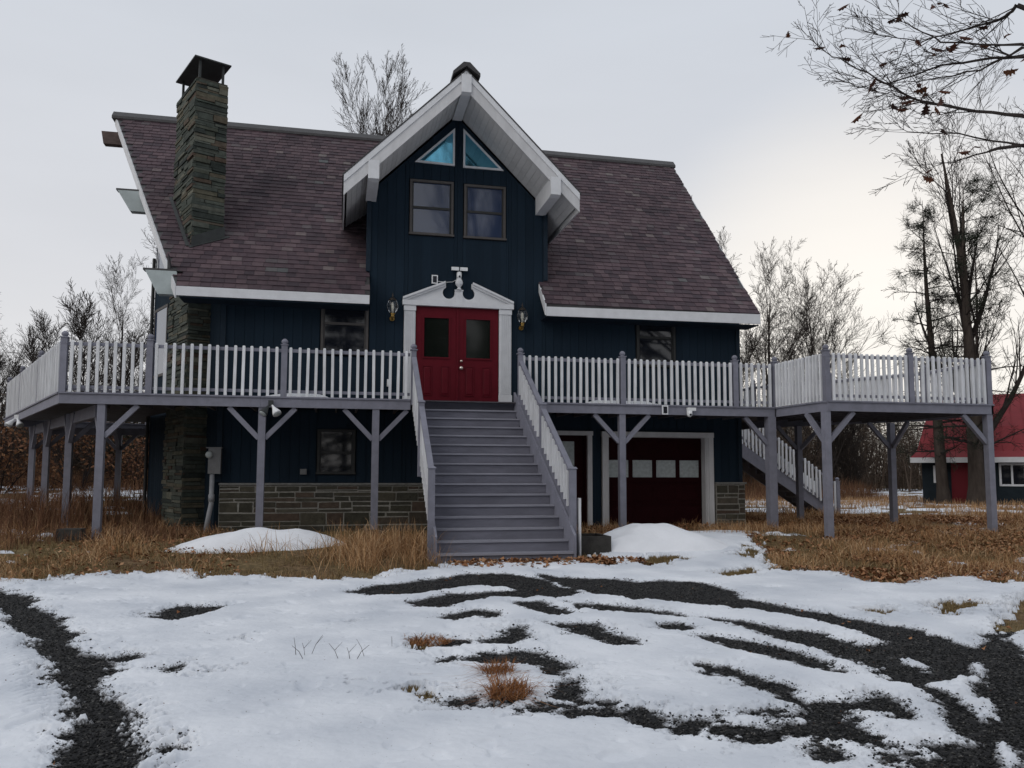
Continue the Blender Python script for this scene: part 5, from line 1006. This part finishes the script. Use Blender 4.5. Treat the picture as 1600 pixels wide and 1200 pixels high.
# thin dead weed stalks standing out of the drive snow
for i, (x, y, n_) in enumerate(((-2.95, -9.6, 4), (-2.55, -9.75, 4), (-2.15, -9.4, 2))):
    m_ = MB()
    for k in range(n_):
        a = RNG.uniform(0, 6.28); l = RNG.uniform(.10, .34); p = Vector((x+RNG.uniform(-.12, .12), y+RNG.uniform(-.08, .08), .02)); d = Vector((math.cos(a)*.55, math.sin(a)*.4, .7)); q = p+d*l; m_.tube([p, p+d*l*.5+Vector((0, 0, .03)), q], [.003, .0022, .0014], 4)
        if k % 2: m_.tube([p+d*l*.5+Vector((0, 0, .03)), p+d*l*.5+Vector((.06, -.02, .10))], [.002, .001], 4)
    tag(m_.build('weed_stalk', 'barkdark'), ['thin dead weed stalks in the snow, left clump', 'thin dead weed stalks in the snow, middle clump', 'pair of thin dead weed stalks in the snow, right clump'][i], 'weed', 'dead weed stalks in the snow')

x, y = scatter(26000, 11, 25, 20, 30, None, lambda x, y: clump(x, y, .3, 301, -.3)); blades('wood_edge_brush', x, y, .5+.9*clump(x, y, .25, 302, -.3, 1.4), .014, 'brush', 'tall dead brush along the wood edge right of the house', .35)
x, y = scatter(26000, -28, -7, 17, 28, None, lambda x, y: clump(x, y, .3, 303, -.3)); blades('wood_edge_brush', x, y, .5+.8*clump(x, y, .25, 304, -.3, 1.4), .014, 'brush', 'tall dead brush along the wood edge left of the house', .35)
# ================================================================== TREES
def seg_mesh(name, segs, m, sides=None):
    """segs: list of (p0,p1,r0,r1)"""
    A = np.array([(*s[0], *s[1], s[2], s[3]) for s in segs], float); big = A[:, 6] > .05; Vs = []; Fs = []; off = 0
    for sel, k in ((big, 8), (~big, 3)):
        a = A[sel]; n = len(a)
        if n == 0: continue
        p0, p1 = a[:, :3], a[:, 3:6]; d = p1-p0; d /= np.linalg.norm(d, axis=1)[:, None]+1e-9; ref = np.where(np.abs(d[:, 2:3]) > .9, np.array([[1., 0, 0]]), np.array([[0, 0, 1.]])); u = np.cross(d, ref); u /= np.linalg.norm(u, axis=1)[:, None]+1e-9; v = np.cross(d, u)
        th = np.arange(k)*2*np.pi/k; ring = u[:, None]*np.cos(th)[None, :, None]+v[:, None]*np.sin(th)[None, :, None]
        V = np.concatenate([p0[:, None]+ring*a[:, 6, None, None], p1[:, None]+ring*a[:, 7, None, None]], 1).reshape(-1, 3); i = np.arange(k); q = np.stack([i, (i+1) % k, k+(i+1) % k, k+i], -1)
        Fs.append((q[None]+2*k*np.arange(n)[:, None, None]).reshape(-1, 4)+off); Vs.append(V); off += len(V)
    return np_mesh(name, np.concatenate(Vs), np.concatenate(Fs), m, True)
def rv(rng): 
    v = rng.normal(0, 1, 3); return Vector(v).normalized()
def grow(p, d, L, r, lvl, rng, out, P, tips):
    n = P['seg'][min(lvl, len(P['seg'])-1)]; wob = P['wob'][min(lvl, len(P['wob'])-1)]; up = P['up'][min(lvl, len(P['up'])-1)]; r0 = r
    for i in range(n):
        d = (d+rv(rng)*wob+Vector((0, 0, up))).normalized(); q = p+d*(L/n); t = (i+1)/n; r1 = max(r0*(1-t*P.get('taper', .8)), P['rmin'])
        out.append((tuple(p), tuple(q), r, r1)); 
        if lvl < P['lv'] and t > P['start'][min(lvl, len(P['start'])-1)]:
            k = P['kids'][min(lvl, len(P['kids'])-1)]; k = int(k)+(rng.random() < k-int(k))
            for _ in range(k):
                ax = d.cross(rv(rng)).normalized(); an = R(rng.uniform(*P['ang'])); dd = (Matrix.Rotation(an, 3, ax) @ d); LL = L*P['len'][min(lvl, len(P['len'])-1)]*(1.15-.6*t)*rng.uniform(.7, 1.25)
                grow(p.lerp(q, rng.random()), dd, LL, max(r1*rng.uniform(.45, .7), P['rmin']), lvl+1, rng, out, P, tips)
        p, r = q, r1
    tips.append((p, d))
OPEN = dict(seg=[9, 6, 5, 4, 3], wob=[.05, .08, .11, .15, .2], up=[.02, .10, .08, .06, .04], start=[.25, .2, .15, .1], kids=[2.2, 1.55, 1.3, 1.0], len=[.55, .50, .52, .55], ang=(20, 46), lv=4, rmin=.008, taper=.85)
MID = dict(OPEN, lv=3, kids=[2.6, 2.0, 2.2], rmin=.011)
TALL = dict(OPEN, start=[.45, .2, .15, .1], len=[.36, .55, .55, .55], ang=(15, 40), up=[.03, .12, .09, .05, .03])
def tree_meshes(seed, H, r, P, bark='barkgrey', lean=(0, 0)):
    rng = np.random.default_rng(seed); out = []; tips = []; grow(Vector((0, 0, -.2)), Vector((lean[0], lean[1], 1)).normalized(), H, r, 0, rng, out, P, tips)
    nt_ = P['seg'][0]
    tr = []; cr_ = []; cnt = 0
    # trunk segments are those created at level 0: they chain from the base
    cur = tuple(Vector((0, 0, -.2)))
    for s in out:
        if s[0] == cur and s[2] > r*.12 and cnt < nt_: tr.append(s); cur = s[1]; cnt += 1
        else: cr_.append(s)
    return seg_mesh('trunk', tr, bark), seg_mesh('crown', cr_, 'barkdark' if bark != 'barkgrey' else bark), tips
def put_tree(name, meshes, loc, rz, sc, label, group=None, cat='tree'):
    t = thing(name, label, cat, (loc[0], loc[1], gz_(loc[0], loc[1])), group); t.rotation_euler = (0, 0, rz); t.scale = (sc,)*3
    for nm, me in zip(('trunk', 'crown', 'foliage'), meshes):
        o = bpy.data.objects.new(nm, me); COL.objects.link(o); o.parent = t
    return t
tA = tree_meshes(11, 18.5, .24, dict(OPEN, seg=[9, 7, 5, 4, 3], start=[.35, .12, .1, .1], kids=[2.6, 1.9, 1.5, 1.2], len=[.5, .5, .5, .5], ang=(14, 34), up=[.03, .13, .10, .08, .05], wob=[.05, .08, .12, .15, .2]))[:2]; tB = tree_meshes(12, 15, .22, OPEN)[:2]; tC = tree_meshes(13, 13, .17, dict(OPEN, start=[.12, .2, .15, .1]))[:2]; tD = tree_meshes(14, 14, .18, TALL)[:2]; tE = tree_meshes(15, 9, .10, dict(MID, start=[.1, .15, .1]))[:2]; tF = tree_meshes(16, 7, .07, dict(MID, start=[.05, .1, .1]))[:2]
put_tree('bare_tree', tA, (.2, 24, 0), .3, .95, 'tall bare tree rising behind the roof beside the gable')
put_tree('bare_tree', tD, (-1.6, 25, 0), 2.1, .95, 'slender bare tree just left of the tall one behind the roof')
grp = 'bare trees beyond the right deck'
for i, (x, y, me, sc, rz, lb) in enumerate(((18.6, 31, tB, 1.05, .4, 'bushy bare tree half hidden by the right roof edge'), (21.5, 30, tC, 1.02, 1.9, 'bare tree with a pointed crown right of the roof edge'), (24.0, 30, tB, .82, 3.6, 'bare round crowned tree above the inner corner of the right deck'), (26.3, 29, tC, .86, 5.0, 'bare dense tree above the right deck railing'), (29.0, 32, tB, .80, 2.7, 'spreading bare tree left of the pine'), (31.5, 35, tC, .75, .7, 'smaller bare tree directly behind the pine'))):
    put_tree('bare_tree', me, (x, y, 0), rz, sc, lb, grp)
grp = 'bare trees left of the house'
for x, y, me, sc, rz, lb in ((-11.5, 30, tC, .86, .9, 'bare tree behind the left roof corner'), (-14.5, 31, tB, .62, 4.0, 'low bare tree left of the chimney'), (-26, 44, tC, .80, 2.2, 'far bare tree at the left picture edge'), (-29, 45, tB, .68, 5.2, 'far bare tree beyond the left end of the deck'), (-23, 46, tE, 1.05, 1.2, 'small far bare tree between the left groups'), (-18, 36, tE, 1.0, 3.3, 'thin bare tree above the left railing')):
    put_tree('bare_tree', me, (x, y, 0), rz, sc, lb, grp)
# pine with sparse needles, and the big trees in front of the cottage
def needle_mesh(tips, n, ln, wd, rng, m, spread=.9):
    V = []; F = []
    k = 0
    for p, d in tips:
        for _ in range(n):
            a = (d*.5+rv(rng)*spread).normalized()*ln*rng.uniform(.5, 1.2); s = a.cross(rv(rng)).normalized()*wd; b = p+rv(rng)*ln*.35
            V += [tuple(b-s), tuple(b+s), tuple(b+a)]; F.append((k, k+1, k+2)); k += 3
    return np_mesh('foliage', np.array(V), np.array(F), m)
def conifer(seed, H, r, bark, nb, blen, needles, lean, droop=-.02, first=.16, nl=.42):
    rng = np.random.default_rng(seed); tr = []; br = []; tips = []; p = Vector((0, 0, -.2)); d = Vector((lean[0], lean[1], 1)).normalized(); n = 14; pts = [p]
    for i in range(n):
        d = (d+rv(rng)*.02+Vector((0, 0, .01))).normalized(); q = p+d*H/n; r0, r1 = r*(1-i/n*.96)*(1.35 if i == 0 else 1), r*(1-(i+1)/n*.96); tr.append((tuple(p), tuple(q), r0, r1)); p = q; pts.append(p)
    P = dict(seg=[6, 4, 3], wob=[.10, .22, .28], up=[droop, .02, .02], start=[.3, .2], kids=[1.4, 1.0], len=[.42, .5], ang=(25, 60), lv=2, rmin=.009, taper=.85)
    for j in range(nb):
        t = first+(1-first)*(j+rng.random())/nb; f = t*n; i = min(int(f), n-1); b = pts[i].lerp(pts[i+1], f-i); a = rng.uniform(0, 6.28); L_ = blen*(1.1-t*.75)*rng.uniform(.5, 1.25); dd = Vector((math.cos(a), math.sin(a), rng.uniform(-.05, .35))).normalized()
        grow(b, dd, L_, .052*(1.2-t)+.010, 0, rng, br, P, tips)
    ms = [seg_mesh('trunk', tr, bark), seg_mesh('crown', br, 'barkdark')]
    sel = [q for q in tips if rng.random() < needles]
    if sel: ms.append(needle_mesh(sel, 22, nl, .009, rng, 'needle'))
    return ms
put_tree('pine_tree', conifer(21, 14.2, .27, 'bark', 50, 2.9, .17, (-.055, 0)), (23.98, 14.77, 0), 0, 1, 'thin leaning pine with sparse needles left of the big trunks')
BIG = dict(OPEN, seg=[10, 7, 6, 5, 4], start=[.28, .15, .1, .1], kids=[1.9, 1.45, 1.15, .85], len=[.46, .52, .5, .5], ang=(22, 52), rmin=.0065, up=[.03, .07, .05, .03, .02])
put_tree('bare_tree', conifer(22, 14.5, .36, 'bark', 44, 3.1, .20, (-.02, .0), first=.16), (24.77, 13.76, 0), 1.0, 1, 'thick rough trunk in front of the red cottage door')
put_tree('bare_tree', tree_meshes(23, 16.5, .30, dict(BIG, start=[.16, .15, .1, .1], ang=(12, 40), up=[.03, .12, .07, .04, .03], kids=[1.6, 1.25, 1.0, .7]), 'bark', (.02, 0))[:2], (25.5, 13.78, 0), 2.0, 1, 'large dark forked tree right beside the thick rough trunk')
put_tree('bare_tree', tree_meshes(29, 16, .22, dict(BIG, kids=[1.6, 1.2, 1.0, .6]), 'bark', (-.03, 0))[:2], (28.4, 13.2, 0), .5, 1, 'bare tree at the right picture edge before the cottage')
put_tree('bare_tree', tree_meshes(26, 14, .18, dict(TALL, kids=[1.6, 1.2, 1.0, .6]), 'bark')[:2], (31.5, 21, 0), .5, 1, 'slim bare tree behind the right edge of the cottage')
# oak branches hanging in from the right, with last dry leaves
oak = thing('oak_tree', 'near oak reaching bare branches with a few brown leaves in from the right', 'tree', (10.6, -8.6, gz_(10.6, -8.6)))
rng = np.random.default_rng(31); osegs = []; otips = []
LIMBS = [[(6.95,-7.19,6.8),(6.23,-6.79,7.03),(5.7,-6.44,7.28),(5.33,-6.14,7.72),(4.89,-5.83,8.15),(4.74,-5.56,8.45),(4.72,-5.33,8.74)],
 [(6.94,-7.26,7.68),(6.59,-6.93,7.76),(6.12,-6.57,7.78),(5.53,-6.18,7.66),(5.2,-5.86,7.71),(4.95,-5.57,7.99)],
 [(6.93,-7.27,7.84),(5.93,-6.81,8.01),(5.73,-6.54,8.35),(5.6,-6.28,8.63),(5.27,-5.99,9.08)],
 [(6.93,-7.27,7.8),(6.5,-6.9,7.6),(5.93,-6.52,7.57),(5.43,-6.16,7.64),(5.1,-5.85,7.89)],
 [(6.83,-7.3,8.42),(6.85,-7.04,8.36),(6.58,-6.72,8.35),(6.0,-6.34,8.29),(5.48,-5.99,8.52),(5.13,-5.68,8.76)],
 [(6.96,-7.15,6.36),(6.24,-6.76,6.65),(5.66,-6.39,6.8),(5.59,-6.14,7.05)],
 [(6.6,-7.07,6.34),(6.15,-6.7,6.22),(5.67,-6.35,6.28)]]
OP = dict(seg=[5, 4, 3], wob=[.09, .13, .16], up=[.02, .02, .02], start=[.15, .15], kids=[.8, .6], len=[.5, .55], ang=(25, 50), lv=2, rmin=.0035, taper=.8)
hub = Vector((10.6, -8.6, 5.2))
for li, lm in enumerate(LIMBS):
    pts = [hub+Vector((0, 0, .25*li))]+[Vector(p) for p in lm]; r = .068 if len(lm) > 5 else .048
    # refine the limb
    fine = []
    for a, b in zip(pts, pts[1:]):
        for k in range(4): fine.append(a.lerp(b, k/4)+rv(rng)*.018)
    fine.append(pts[-1]); n = len(fine)
    for i in range(n-1):
        t = i/n; r0 = max(r*(1-t)**1.15*.55, .005) if i > 4 else r*(1-.1*i); r1 = max(r*(1-(i+1)/n)**1.15*.55, .005) if i > 3 else r*(1-.1*(i+1)); osegs.append((tuple(fine[i]), tuple(fine[i+1]), r0, r1))
        if i > 4 and rng.random() < .62:
            d = (fine[i+1]-fine[i]).normalized(); 
            for _ in range(1 if rng.random() < .6 else 2): grow(fine[i], (d+rv(rng)*.6).normalized(), rng.uniform(.5, 1.7)*(1.1-t*.6), max(r0*.42, .005), 0, rng, osegs, OP, otips)
base = Vector(oak.location)
tr = [(tuple(Vector((10.6, -8.6, -.2+k*.9))-base), tuple(Vector((10.6, -8.6, -.2+(k+1)*.9))-base), .34-.02*k, .34-.02*(k+1)) for k in range(9)]
link('trunk', seg_mesh('trunk', tr, 'bark'), oak, base=base)
link('crown', seg_mesh('crown', [(tuple(Vector(a)-base), tuple(Vector(b)-base), c, d) for a, b, c, d in osegs], 'barkdark'), oak, base=base)
ol_ = [(0, 0), (.10, .16), (.06, .22), (.26, .30), (.12, .42), (.34, .55), (.14, .62), (.28, .80), (.08, .84), (0, 1.0)]
lf = MB(); outl = ol_+[(-x, y) for x, y in ol_[::-1][1:-1]]
nv = len(outl); lf.v = [(x, y, .12*abs(x)*2+.10*math.sin(y*3)) for x, y in outl]+[(0, .45, -.03)]
lf.f = [(i, (i+1) % nv, nv) for i in range(nv)]; LEAF = lf.mesh('oak_leaf', 'oakleaf')
inview = [q for q in otips if 3.8 < q[0].x < 8.2]; rng.shuffle(inview)
for i, (p, d) in enumerate(inview[:38]):
    o = inst('oak_leaf', LEAF, oak, p, (math.pi+rng.normal(0, .5), rng.normal(0, .4), rng.uniform(0, 6.28)), (.17*rng.uniform(.7, 1.3),)*3)
for p in ((5.56, -6.2, 7.15), (6.35, -6.8, 6.45), (6.15, -6.7, 7.9), (6.9, -7.2, 7.55), (6.5, -6.9, 8.05), (5.75, -6.4, 7.35), (5.9, -6.5, 7.3)):
    for _ in range(2): inst('oak_leaf', LEAF, oak, Vector(p)+rv(rng)*.07, (math.pi+rng.normal(0, .3), rng.normal(0, .3), rng.uniform(0, 6.28)), (.24,)*3)
# evergreens and copper bushes
def fir(seed, H, Rb, m, n=5200, rag=.5):
    rng = np.random.default_rng(seed); t = rng.random(n)**.8; rad = Rb*(1-t)**.8*np.sqrt(rng.random(n))*(1+rag*(np.sin(t*40+rng.integers(9))*.3)); a = rng.uniform(0, 6.28, n); whorl = np.round(t*16)/16; t = t*.4+whorl*.6
    P = np.stack([rad*np.cos(a), rad*np.sin(a), .2+t*H-.12*rad], -1); o = np.stack([np.cos(a), np.sin(a), rng.uniform(-.5, .25, n)], -1)*rng.uniform(.12, .34, n)[:, None]; s = np.stack([-np.sin(a), np.cos(a), rng.normal(0, .4, n)], -1)*rng.uniform(.02, .07, n)[:, None]
    V = np.stack([P-s, P+s, P+o+s*.3, P+o-s*.3], 1).reshape(-1, 3); F = (np.arange(4)[None]+4*np.arange(n)[:, None])
    trunk = seg_mesh('trunk', [((0, 0, -.2), (0, 0, H*.95), .10, .02)], 'bark'); return trunk, np_mesh('foliage', V, F, m)
def put2(name, meshes, x, y, rz, sc, label, group, cat, names=('trunk', 'foliage'), sz=None):
    t = thing(name, label, cat, (x, y, gz_(x, y)), group); t.rotation_euler = (0, 0, rz); t.scale = (sc, sc, sc*(sz or 1))
    for nm, me in zip(names, meshes): o = bpy.data.objects.new(nm, me); COL.objects.link(o); o.parent = t
fA, fB = fir(41, 6.5, 2.0, 'fir'), fir(42, 4.6, 1.8, 'fir', 4200)
def shrub(seed, H, Rb, m, n=3600, leaf=.075):
    rng = np.random.default_rng(seed); out = []; tips = []; P = dict(seg=[5, 4, 3], wob=[.16, .22, .3], up=[.03, .03, .02], start=[.15, .1], kids=[2, 1.6], len=[.55, .55], ang=(25, 60), lv=2, rmin=.006, taper=.85)
    for _ in range(7): a = rng.uniform(0, 6.28); grow(Vector((.2*math.cos(a), .2*math.sin(a), 0)), Vector((math.cos(a)*.55, math.sin(a)*.55, 1)).normalized(), H*rng.uniform(.6, 1), .035, 0, rng, out, P, tips)
    st = seg_mesh('stem', out, 'barkdark')
    if n == 0: return (st,)
    C = np.array([tuple(t[0]) for t in tips])[rng.integers(0, len(tips), n)]+rng.normal(0, .17, (n, 3)); s = leaf*rng.uniform(.6, 1.3, n); T = rng.normal(0, 1, (n, 3)); T /= np.linalg.norm(T, axis=1)[:, None]; B = np.cross(T, rng.normal(0, 1, (n, 3))); B /= np.linalg.norm(B, axis=1)[:, None]
    V = np.stack([C-T*s[:, None], C-B*s[:, None]*.6, C+T*s[:, None], C+B*s[:, None]*.6], 1).reshape(-1, 3); return st, np_mesh('foliage', V, np.arange(4)[None]+4*np.arange(n)[:, None], m)
sA, sB, sC = shrub(51, 3.4, 1.5, 'beech', 2000), shrub(52, 2.6, 1.4, 'beech', 1300), shrub(53, 3.2, 1.4, None, 0)
gb = 'copper leaved bushes left of the house'
for x, y, sc, rz, me, lb in ((-18.0, 16.0, 1.05, .2, sA, 'copper leaved bush at the far left under the deck end'), (-14.5, 15.5, 1.0, 1.4, sB, 'copper bush seen between the outer left deck posts'), (-12.2, 16.5, 1.0, 2.9, sA, 'bright orange brown bush between the middle left deck posts'), (-10.6, 18, .85, 4.1, sB, 'low copper bush beside the back deck post'), (-20.5, 19, 1.2, 5.1, sA, 'tall copper bush beyond the left end of the deck')):
    put2('copper_bush', me, x, y, rz, sc, lb, gb, 'bush', ('stem', 'foliage'))
ge = 'evergreens left of the house'
for x, y, sc, rz, me, lb in ((-19.5, 23, .62, .3, fB, 'dark evergreen at the far left below the deck'), (-9.6, 24, 1.05, 1.2, fA, 'dark evergreen just left of the chimney'), (-12.5, 24, .8, 2.2, fB, 'low evergreen behind the copper bushes')):
    put2('evergreen_tree', me, x, y, rz, sc, lb, ge, 'tree')
# woods behind: individual small trees, leafless brush and evergreens
gw_ = 'small trees of the wood behind the house'
for i in range(16):
    left = i % 2 == 0; x = RNG.uniform(-34, -5) if left else RNG.uniform(12, 42); y = RNG.uniform(27, 48) if left else RNG.uniform(25, 50)
    if not left and 21 < x and y < 30 and x > 22: y += 9
    put_tree('small_tree', (tE, tF)[i % 2 if not left else (i//2) % 2], (x, y, 0), RNG.uniform(0, 6.28), RNG.uniform(.65, 1.05), 'thin leafless tree in the wood left of the house' if left else 'thin leafless tree in the wood right of the house', gw_+(' on the left' if left else ' on the right'))
for i in range(14):
    left = i % 2 == 0; x = RNG.uniform(-30, -6) if left else RNG.uniform(13, 24.5); y = RNG.uniform(21, 33) if left else RNG.uniform(23, 34)
    put2('leafless_shrub', sC, x, y, RNG.uniform(0, 6.28), RNG.uniform(.8, 1.35), 'tangled leafless shrub at the wood edge left of the house' if left else 'tangled leafless shrub at the wood edge right of the house', 'leafless shrubs on the '+('left' if left else 'right'), 'shrub', ('stem',))
for x, y, sc, rz, me, lb in ((17.5, 27, .85, .2, fB, 'low evergreen in the wood below the right deck'), (20.0, 29, .9, 1.4, fA, 'evergreen left of the cottage in the wood'), (22.5, 31, .85, 2.4, fB, 'evergreen near the left end of the cottage'), (15.2, 31, .8, 4.4, fB, 'small evergreen behind the rear staircase'), (25.5, 36, .9, .6, fA, 'evergreen behind the cottage roof'), (18.6, 35, 1.0, 5.1, fA, 'taller evergreen behind the low ones below the right deck')):
    put2('evergreen_tree', me, x, y, rz, sc, lb, 'evergreens right of the house', 'tree')
for x, y, sc, rz, me, lb in ((16.4, 25, .8, .3, sB, 'reddish brown bush in the wood below the right deck'), (20.6, 26.5, .75, 2.3, sB, 'reddish brown bush left of the cottage')):
    put2('copper_bush', me, x, y, rz, sc, lb, 'reddish bushes right of the house', 'bush', ('stem', 'foliage'))
# a dim distant wood that reads as one mass
def wood(x0, x1, y0, y1, n, h, label):
    out = []; rng = np.random.default_rng(int(abs(x0)*7+3))
    for _ in range(n):
        x, y = rng.uniform(x0, x1), rng.uniform(y0, y1); hh = h*rng.uniform(.5, 1.15); g0 = gz_(x, y); p = Vector((x, y, g0)); d = Vector((rng.normal(0, .16), rng.normal(0, .16), 1)); r = .018+.009*hh*rng.random()
        for k in range(4):
            q = p+(d+rv(rng)*.12)*hh/4; out.append((tuple(p), tuple(q), r*(1-k*.22), r*(1-(k+1)*.22)+.004)); 
            for _ in range(6): e_ = p.lerp(q, rng.random()); f_ = Vector((rng.normal(0, .6), rng.normal(0, .6), rng.uniform(-.1, .9)))*hh*.17; out.append((tuple(e_), tuple(e_+f_), .018, .006)); out.append((tuple(e_+f_*.5), tuple(e_+f_*.5+rv(rng)*hh*.08), .012, .005))
            p = q
    tag(link('distant_wood', seg_mesh('distant_wood', out, 'woodbrown')), label, 'wood', kind='stuff')
wood(-60, -4, 40, 70, 1000, 4.2, 'brown leafless wood far behind the left of the house'); wood(10, 80, 36, 75, 2400, 7.0, 'brown leafless wood far behind the right of the house')
wood(-26, -7, 20, 34, 900, 3.4, 'low brown thicket behind the left deck'); wood(12, 24.5, 24, 38, 1100, 4.2, 'low brown thicket behind the right deck')
# the wood across the drive behind the viewer: it shades the front of the house and shows in its windows
for i in range(17):
    x = -34+i*3.9+RNG.uniform(-1, 1); y = -35-(i % 3)*3.5
    put2('evergreen_tree', (fA, fB)[i % 2], x, y, i*1.7, 2.5 if i % 2 == 0 else 3.1, 'tall dark evergreen across the drive, seen only in the window reflections', 'evergreens across the drive', 'tree')
for i, (x, y) in enumerate(((-7, -31), (6.4, -29), (11, -32))): put_tree('bare_tree', tA, (x, y, 0), i*1.3, 1.38, 'bare tree across the drive, seen only in the window reflections', 'bare trees across the drive')
# ================================================================== RED-ROOFED COTTAGE
gc = .27; X0, X1, Y0, Y1 = 0., 12., 0., 6.0; EZ = 2.35-gc
ct = thing('cottage', 'navy cottage with a steep red roof behind the tree trunks', 'cottage', (0, 0, 0))
cw = MB().box(X0, X1, Y0, Y1, -.3, EZ).build('wall', 'navyfar', ct)
for i in range(40):
    x = X0+i*.3
    if .3 < x+.15 < 2.2 or 2.9 < x+.15 < 4.8: continue
    MB().box(x+.01, x+.285, Y0-.02, Y0-.002, -.2, EZ-.02).build('siding_board', 'navyfar', cw)
rf = MB(); pr = [(-.6, EZ-.02, -.45), (-.15, EZ+.28, -.18), (.9, EZ+1.45, .12), (3.0, EZ+3.1, .60)]
for (ya, za, xa), (yb, zb, xb) in zip(pr, pr[1:]):
    for m_ in (lambda y: y, lambda y: 6-y):
        rf.hexa([(xa, m_(ya), za), (12.5-xa, m_(ya), za), (12.5-xb, m_(yb), zb), (xb, m_(yb), zb)], [(xa, m_(ya), za+.06), (12.5-xa, m_(ya), za+.06), (12.5-xb, m_(yb), zb+.06), (xb, m_(yb), zb+.06)])
    rf.quad((xa, ya, za+.03), (xa, 6-ya, za+.03), (xb, 6-yb, zb+.03), (xb, yb, zb+.03)); rf.quad((12.5-xa, ya, za+.03), (12.5-xa, 6-ya, za+.03), (12.5-xb, 6-yb, zb+.03), (12.5-xb, yb, zb+.03))
rfo = rf.build('roof', 'redroof', ct)
for i in range(24):
    x = X0+.9+i*.48
    for (ya, za, xa), (yb, zb, xb) in zip(pr[1:], pr[2:]): MB().bar((x, ya, za+.075), (x, yb, zb+.075), .03, .03).build('roof_seam', 'redroof', rfo)
MB().box(X0-.47, 12.5, -.64, -.602, EZ-.2, EZ+.04).build('fascia_board', 'white', ct)
def cwin(x0, x1, z0, z1, n):
    f = MB(); v = Y0-.06
    for q in ((x0, x0+.09, z0, z1), (x1-.09, x1, z0, z1), (x0+.09, x1-.09, z0, z0+.09), (x0+.09, x1-.09, z1-.09, z1)): f.box(q[0], q[1], v, Y0-.003, q[2], q[3])
    for k in range(1, n): x = x0+(x1-x0)*k/n; f.box(x-.04, x+.04, v+.005, Y0-.003, z0+.09, z1-.09)
    if n == 1: f.box(x0+.09, x1-.09, v+.005, Y0-.003, (z0+z1)/2-.025, (z0+z1)/2+.025)
    wn = f.build('window', 'white', ct); MB().box(x0+.09, x1-.09, Y0-.035, Y0-.004, z0+.09, z1-.09).build('pane', 'glass', wn)
cwin(.47, 1.0, .95, 1.75, 1); cwin(3.10, 4.6, .82, 1.85, 3)
d_ = MB().box(1.2, 2.15, Y0-.05, Y0-.003, 0, 1.98).build('door', 'reddoorfar', ct); MB().box(1.3, 2.05, Y0-.065, Y0-.051, .2, .95).build('door_panel', 'reddoorfar', d_); MB().box(1.3, 2.05, Y0-.065, Y0-.051, 1.05, 1.85).build('door_panel', 'reddoorfar', d_)
ct.location = (24.16, 16.34, gc); ct.rotation_euler = (0, 0, R(-40))
